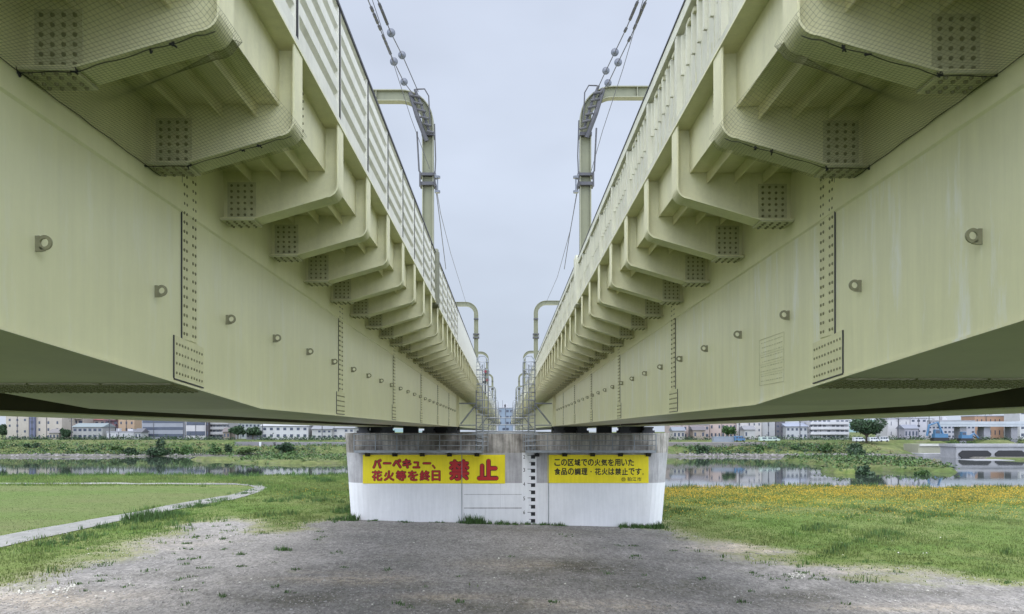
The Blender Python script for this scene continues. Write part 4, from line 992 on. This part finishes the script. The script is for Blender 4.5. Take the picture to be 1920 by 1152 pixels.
def machine(px, py, Z, sc, label, arm):
    b = Vector(at(px, py, Z)); r = thing('excavator', label, 'excavator', b, 'blue machines by the elevated road')
    MB().box(b.x-2.2*sc, b.x+2.2*sc, b.y-1.2, b.y+1.2, b.z, b.z+.9*sc).build('track', 'black', r)
    MB().box(b.x-1.8*sc, b.x+1.9*sc, b.y-1.1, b.y+1.1, b.z+.9*sc, b.z+2.0*sc).box(b.x-1.8*sc, b.x-.2*sc, b.y-1.1, b.y+.2, b.z+2.0*sc, b.z+3.2*sc).build('body', 'blue', r)
    MB().box(b.x-1.6*sc, b.x-.4*sc, b.y-1.16, b.y-1.1, b.z+2.1*sc, b.z+3.0*sc).build('window', 'win', r)
    m_ = MB(); m_.tube([b+Vector((p[0]*sc, 0, p[1]*sc)) for p in arm], .3*sc, 6); m_.build('arm', 'blue', r)
machine(1762, 827, 284, 1.25, 'larger blue excavator with raised arm below the white building', [(1.0,1.6),(-.6,5.2),(-3.0,4.4),(-3.6,1.4)])
machine(1810, 827, 284, 1.0, 'smaller blue excavator with lowered arm under the elevated road', [(1.0,1.4),(3.0,2.6),(4.6,1.0)])
# ---------------------------------------------------------------- vegetation
def leaves(cs, rs, n, size, seed, up=.3):
    g_ = np.random.default_rng(seed); cs = np.array(cs, float); rs = np.array(rs, float)
    w = rs.prod(1); w = w/w.sum(); k = g_.choice(len(cs), n, p=w)
    d = g_.normal(size=(n, 3)); d /= np.linalg.norm(d, axis=1)[:, None]; rad = g_.uniform(.35, 1.0, (n, 1))**.5
    c = cs[k]+d*rad*rs[k]*(1+.12*g_.normal(size=(n, 1)))
    a = g_.normal(size=(n, 3)); a /= np.linalg.norm(a, axis=1)[:, None]; b = np.cross(a, g_.normal(size=(n, 3))); b /= np.linalg.norm(b, axis=1)[:, None]
    s_ = size*g_.uniform(.5, 1.4, (n, 1)); a = a*s_; b = b*s_*.7
    V = np.stack([c-a, c-b*.6, c+a, c+b], 1).reshape(-1, 3); return V, np.arange(4*n).reshape(-1, 4)
def bush(px0, px1, yt, yb, Z, mt, label, name='bush', n=700, trunk=False, size=.38):
    n = n if trunk and n > 3000 else int(n*2.2)
    x0, x1 = at(px0,0,Z)[0], at(px1,0,Z)[0]; zb, zt = at(0,yb,Z)[2], at(0,yt,Z)[2]; cx_ = (x0+x1)/2; w = (x1-x0)/2; h = zt-zb; g_ = random.Random(int(px0*7+yt))
    r = thing(name, label, 'tree' if trunk else 'bush', (cx_, Z, zb), 'bushes and trees on the far bank'); cs = []; rs = []
    lo = .38 if trunk else .0
    for i in range(11 if trunk else 8):
        t = g_.uniform(-.8, .8); q = g_.uniform(lo+.12, .86); q = q if abs(t) < .5 else q*.8+lo*.1
        cs.append((cx_+t*w, Z+g_.uniform(-.7, .7)*w, zb+h*q)); f = g_.uniform(.20, .38); rs.append((w*f*1.15, w*f, h*f*.62))
    cs.append((cx_, Z, zb+h*(.62 if trunk else .38))); rs.append((w*.6, w*.6, h*.3))
    V, Q = leaves(cs, rs, n, size, abs(int(px0*13))+1); big('crown', V, Q, mt, r)
    t_ = MB(); t_.tube([(cx_, Z, zb-.4), (cx_+.1, Z, zb+h*.3), (cx_-.1, Z, zb+h*.6)], max(.12, w*.07), 7)
    for k in range(4): t_.tube([(cx_, Z, zb+h*.25), (cx_+w*(.2+.2*k)*(-1)**k, Z+(k-1.5)*.4, zb+h*(.5+.05*k))], max(.06, w*.035), 5)
    t_.build('trunk', 'bark', r)
bush(1590, 1660, 783, 829, 289, 'leaf_dark', 'large round dark tree between parked white vans', 'broadleaf_tree', 5000, True, .38)
bush(112, 134, 805, 826, 300, 'leaf_dark', 'dark green tree before the beige block and grey house', 'broadleaf_tree', 900, True)
bush(430, 462, 800, 822, 300, 'leaf_dark', 'dark tree right of the balcony block on the far bank', 'broadleaf_tree', 1200, True)
bush(458, 490, 802, 822, 301, 'leaf_dark', 'dark tree touching the bright white low building', 'broadleaf_tree', 1100, True)
bush(1352, 1378, 799, 822, 296, 'leaf_mid', 'green tree behind the grey container', 'broadleaf_tree', 900, True)
bush(-4, 12, 795, 826, 303, 'leaf_dark', 'dark tree at the left edge of the far bank', 'broadleaf_tree', 800, True)
bl = [(16,45,833,850,268,'leaf_mid','low mid green bush furthest left on the far slope'),
 (46,74,829,851,268,'leaf_dark','dark round bush second from the left on the far slope'),
 (76,100,838,852,266,'leaf_mid','low bush right of the dark round bush on the left slope'),
 (105,150,838,848,268,'leaf_mid','long low bush below the beige blocks'),
 (155,200,842,850,264,'leaf_light','pale low bush by the waterline below the grey house'),
 (205,232,836,850,266,'leaf_light','light green bush below the maroon block'),
 (232,262,836,858,262,'leaf_dark','dark spreading bush reflected in the water below the orange block'),
 (276,322,826,862,262,'leaf_dark','tallest dark bush at the water below the glazed office'),
 (322,338,838,856,263,'leaf_mid','small bush just right of the tallest dark bush'),
 (339,361,828,858,262,'leaf_mid','upright green bush below the white box building'),
 (388,414,832,856,262,'leaf_mid','grey green bush below the balcony block'),
 (420,434,832,850,264,'leaf_dark','small dark bush left of the retaining wall'),
 (440,480,840,848,262,'leaf_light','light scrub before the grey retaining wall'),
 (514,553,830,846,268,'leaf_dark','dark bush before the retaining wall near the white house'),
 (530,556,846,862,250,'leaf_mid','round bush on the sandbar edge left of the pier'),
 (1306,1327,830,858,262,'leaf_dark','dark upright bush at the water right of the pier'),
 (1414,1432,834,854,263,'leaf_mid','small green bush by the rocks below the pale bus'),
 (1470,1512,836,848,264,'leaf_mid','long green bush right of the rocks'),
 (1528,1562,829,850,264,'leaf_mid','full green bush left of the big tree slope'),
 (1584,1632,832,862,258,'leaf_dark','wide dark green bush on the bank below the white vans'),
 (1606,1640,872,905,150,'leaf_dark','dark bush standing in the near water on the right'),
 (1716,1742,884,895,150,'leaf_mid','small clump on the tip of the right sandbar')]
for a_ in bl: bush(*a_[:6], a_[6], n=900 if a_[1]-a_[0] > 28 else 500)
# scrub, one mass per kind
def scrub(name, zones, mt, size, seed, hrange):
    Vs = []; Qs = []; o = 0; g_ = np.random.default_rng(seed)
    for (xa_, xb_, ya_, yb_, n) in zones:
        x = g_.uniform(xa_, xb_, n); y = g_.uniform(ya_, yb_, n); z = gheight(x, y); keep = z > WATER+.05; x, y, z = x[keep], y[keep], z[keep]
        k = len(x)
        if not k: continue
        hh = g_.uniform(*hrange, k); cs = np.stack([x, y, z+hh*.4], -1); m_ = 9
        c = np.repeat(cs, m_, 0)+g_.normal(size=(k*m_, 3))*np.repeat(np.stack([hh*.9, hh*.5, hh*.35], -1), m_, 0)
        a = g_.normal(size=(k*m_, 3)); a /= np.linalg.norm(a, axis=1)[:, None]; b = np.cross(a, g_.normal(size=a.shape)); b /= np.linalg.norm(b, axis=1)[:, None]
        s_ = size*g_.uniform(.5, 1.5, (k*m_, 1)); V = np.stack([c-a*s_, c-b*s_*.5, c+a*s_, c+b*s_*.6], 1).reshape(-1, 3)
        Vs.append(V); Qs.append(np.arange(len(V)).reshape(-1, 4)+o); o += len(V)
    ob = big(name, np.concatenate(Vs), np.concatenate(Qs), mt); return ob
tag(scrub('scrub', [(-185,-50,258,292,900),(55,120,262,290,420),(-75,-28,175,245,700),(60,112,150,245,1000),(-60,55,262,290,200)], 'leaf_light', .26, 5, (.3, 1.0)), None, None, None, 'stuff')
tag(scrub('bank_shrubs', [(-185,-60,258,276,380),(60,110,260,275,200),(-72,-30,180,235,170),(64,104,152,240,260)], 'leaf_mid', .30, 6, (.5, 1.3)), None, None, None, 'stuff')
tag(scrub('hedge', [(-186,-100,297,303,420),(-90,-58,296,301,150),(58,200,296,303,620)], 'leaf_dark', .28, 8, (.6, 1.7)), None, None, None, 'stuff')
tag(scrub('dry_scrub', [(-185,-50,259,290,260),(55,125,260,288,240),(60,112,150,245,160)], 'leaf_dry', .26, 9, (.3, .9)), None, None, None, 'stuff')
tag(scrub('bank_thicket', [(-185,-60,258,268,230),(58,118,258,270,220),(66,104,150,235,70)], 'leaf_dark', .30, 10, (.5, 1.5)), None, None, None, 'stuff')
# rocks along waterline
def rocks(name, pts, sizes, mt, seed):
    g_ = np.random.default_rng(seed); n = len(pts); base = np.array([(1,0,0),(-.5,.86,0),(-.5,-.86,0),(0,0,.9),(.4,.5,.55),(-.6,.1,.5)])
    tri = np.array([(0,4,3),(1,3,4),(0,1,4),(1,5,3),(2,3,5),(1,2,5),(0,3,2)])
    V = base[None]+g_.normal(size=(n, 6, 3))*.16; an = g_.uniform(0, 6.28, n); ca, sa = np.cos(an), np.sin(an)
    x = V[..., 0]*ca[:, None]-V[..., 1]*sa[:, None]; y = V[..., 0]*sa[:, None]+V[..., 1]*ca[:, None]
    V = np.stack([x, y, V[..., 2]*.75-.15], -1)*np.asarray(sizes)[:, None, None]+np.asarray(pts)[:, None, :]
    Fc = (tri[None]+(np.arange(n)*6)[:, None, None]).reshape(-1, 3); return tag(big(name, V.reshape(-1, 3), Fc, mt), None, None, None, 'stuff')
n = 1500; x = np.concatenate([rng.uniform(-190, -95, 500), rng.uniform(55, 120, 1000)]); y = 259+4*np.sin(x*.05)+2.5*np.sin(x*.17+2)+rng.normal(0, 1.6, n)
rocks('bank_rocks', np.stack([x, y, np.maximum(gheight(x, y), WATER-.1)], -1), rng.uniform(.2, .85, n), 'rock', 3)
# gravel stones
n = 42000; y = 26+rng.uniform(0, 1, n)**1.5*32; x = rng.uniform(-34, 34, n)*(y/50+.35); k = turf_val(x, y) < .6; x, y = x[k], y[k]
rocks('gravel', np.stack([x, y, gheight(x, y)], -1), rng.uniform(.02, .055, len(x))*(1+(rng.uniform(0, 1, len(x)) > .98)*1.0), 'stone', 4)
# pale debris strip bottom left
r_pts = []
for px, py in ((40,1112),(60,1110),(85,1109),(110,1106),(130,1102),(140,1099),(100,1112),(120,1110),(72,1113)):
    for _ in range(9): X, Y, Zg = gp(px+random.gauss(0, 6), py+random.gauss(0, 2)); r_pts.append((X, Y, float(gheight(X, Y))+.01))
for _ in range(46): X, Y, Zg = gp(1496+random.gauss(0, 9), 1080+random.gauss(0, 2.6)); r_pts.append((X, Y, float(gheight(X, Y))+.01))
for _ in range(150):
    X, Y, Zg = gp(random.uniform(100, 1800), random.uniform(1000, 1150)); r_pts.append((X, Y, float(gheight(X, Y))))
M['pale'] = mat('pale_rubble', (.52,.50,.45), .9, 0, .1, 3, island=.4)
rocks('pale_rubble', np.array(r_pts), rng.uniform(.03, .085, len(r_pts)), 'pale', 9)
# grass blades
def blades(name, x, y, h, w, mt, seed, per=5, spread=.12, lean=.45):
    g_ = np.random.default_rng(seed); n = len(x); X = np.repeat(x, per)+g_.normal(0, spread, n*per); Y = np.repeat(y, per)+g_.normal(0, spread, n*per); Z = gheight(X, Y)-.01
    H = np.repeat(h, per)*g_.uniform(.5, 1.15, n*per); an = g_.uniform(0, 6.28, n*per); la = g_.uniform(0, 6.28, n*per); ww = w*g_.uniform(.6, 1.3, n*per)
    dx, dy = np.cos(an)*ww/2, np.sin(an)*ww/2; lx, ly = np.cos(la)*H*lean*g_.uniform(0, 1, n*per), np.sin(la)*H*lean*g_.uniform(0, 1, n*per)
    V = np.stack([np.stack([X-dx, Y-dy, Z], -1), np.stack([X+dx, Y+dy, Z], -1), np.stack([X+dx*.6+lx*.5, Y+dy*.6+ly*.5, Z+H*.6], -1), np.stack([X+lx, Y+ly, Z+H], -1)], 1).reshape(-1, 3)
    return tag(big(name, V, np.arange(len(V)).reshape(-1, 4), mt), None, None, None, 'stuff')
n = 130000; y = rng.uniform(28, 116, n); x = rng.uniform(-1, 1, n)*(y*.68+2); t_ = turf_val(x, y); lw = poly_sd(LP, x, y)
pL = np.array([gp(*p)[:2] for p in [(-500,1085),(0,1005),(240,962),(330,945),(425,929),(475,916),(300,909),(-600,909)]+[(-600,906),(300,906),(440,907),(502,915),(488,924),(440,938),(330,957),(240,976),(0,1028),(-500,1119)]])
onp = (poly_sd(pL, x, y) > .1) & (rng.uniform(0, 1, n) < .93)
inpier = (y > 56.2) & (y < 59.6) & (abs(x) < 11)
patch = lump(x, y, .33)+.6*lump(x+9, y, .9)
k = (t_+rng.normal(0, .38, n) > .62) & (lw < 0) & ~onp & ~inpier & (y < shore_y(x)+5)
xx, yy = x[k], y[k]; hh = .07+.13*np.clip(patch[k]+.4, 0, 2)+.12*(yy > 80)
blades('grass', xx, yy, hh*rng.uniform(.6, 1.4, len(xx)), .05, 'grass', 11, 4, .16)
kl = (lw > .3) & (rng.uniform(0, 1, n) < .8)
blades('lawn_grass', x[kl], y[kl], rng.uniform(.03, .08, kl.sum()), .05, 'lawn', 21, 3, .25)
k2 = k & (patch > .55) & (rng.uniform(0, 1, n) < .22)
blades('tall_weeds', x[k2], y[k2], rng.uniform(.2, .5, k2.sum()), .06, 'weed', 12, 7, .14)
# denser weed clumps: along the path edge, round the pier, the shore line
cl = [(455,926,.35,30),(470,921,.3,26),(350,952,.4,26),(400,940,.35,26),(200,990,.5,30),(90,1022,.45,24),(270,975,1.0,70),(295,972,.8,60),(330,968,.7,40),(250,978,.6,30),(150,1010,.5,25),(380,950,.6,30),(420,940,.5,20),(610,905,.9,40),(590,900,.8,30),(560,935,.5,25),(520,940,.5,25),(650,960,.5,40),(640,975,.4,30),(532,1032,.35,12),(455,1040,.25,6),(420,1012,.25,6),(450,1062,.2,5),(600,940,.6,20)]
X_, Y_, H_ = [], [], []
for px, py, hh_, k_ in cl:
    a_ = gp(px, py)
    for _ in range(k_): X_.append(a_[0]+random.gauss(0, .5 if k_ > 12 else .12)); Y_.append(a_[1]+random.gauss(0, .8 if k_ > 12 else .12)); H_.append(hh_*random.uniform(.35, .9))
for _ in range(190):
    px, py = random.choice([(random.uniform(250, 660), random.uniform(965, 1020)), (random.uniform(1250, 1900), random.uniform(1005, 1095)), (random.uniform(0, 400), random.uniform(1000, 1110)), (random.uniform(300, 1700), random.uniform(1000, 1145))])
    a_ = gp(px, py)
    for _ in range(random.randint(1, 4)): X_.append(a_[0]+random.gauss(0, .15)); Y_.append(a_[1]+random.gauss(0, .15)); H_.append(random.uniform(.05, .16))
for px, dens_, hh_ in [(882, 26, .62), (898, 22, .6), (870, 10, .3), (915, 8, .28), (935, 12, .3), (950, 12, .3), (965, 10, .25), (990, 14, .25), (1020, 16, .22), (1050, 12, .25), (1170, 26, .32), (1190, 34, .3), (1205, 30, .28), (1222, 30, .36), (1238, 36, .5), (700, 10, .15), (760, 10, .15), (820, 8, .15), (660, 30, .5)]:
    for _ in range(dens_): X_.append((px+random.gauss(0, 5))*56/F-CX*56/F); Y_.append(56.2-abs(random.gauss(0, .25))); H_.append(hh_*random.uniform(.5, 1.2))
blades('weed_clumps', np.array(X_), np.array(Y_), np.array(H_), .05, 'weed', 13, 9, .09)
n = 2600; x = rng.uniform(-75, 68, n); y = shore_y(x)+rng.uniform(-2, 3.5, n); cl_ = lump(x, y*.2, 1.3) > -.1; x, y = x[cl_], y[cl_]
blades('shore_reeds', x, y, rng.uniform(.3, .85, len(x)), .09, 'weed', 14, 6, .25)
# yellow-orange flowers
n = 170000; y = rng.uniform(60, 99, n); x = rng.uniform(10, 68, n); pr = (.06+.94*smooth(60, 87, y))*(.35+.65*np.clip(lump(x, y, .4)+.6, 0, 1)); k = (rng.uniform(0, 1, n) < pr*.62) & (y < shore_y(x)+1)
x, y = x[k], y[k]
n2 = 700; x2 = rng.uniform(-22, -11, n2); y2 = rng.uniform(70, 92, n2); k = lump(x2, y2, .5) > .2; x = np.concatenate([x, x2[k]]); y = np.concatenate([y, y2[k]])
z = gheight(x, y)+rng.uniform(.14, .40, len(x)); d = rng.normal(size=(len(x), 3)); d /= np.linalg.norm(d, axis=1)[:, None]; e2 = np.cross(d, rng.normal(size=d.shape)); e2 /= np.linalg.norm(e2, axis=1)[:, None]; c = np.stack([x, y, z], -1); s_ = .031*rng.uniform(.6, 1.3, (len(x), 1))
V = np.stack([c-d*s_, c-e2*s_, c+d*s_, c+e2*s_], 1).reshape(-1, 3); tag(big('orange_flowers', V, np.arange(len(V)).reshape(-1, 4), 'flower'), None, None, None, 'stuff')
# ---------------------------------------------------------------- lift everything so the flood plain sits at z = 0
for o in list(S.objects):
    if o.parent is None and o.type in ('MESH', 'EMPTY'): o.location.z += LIFT
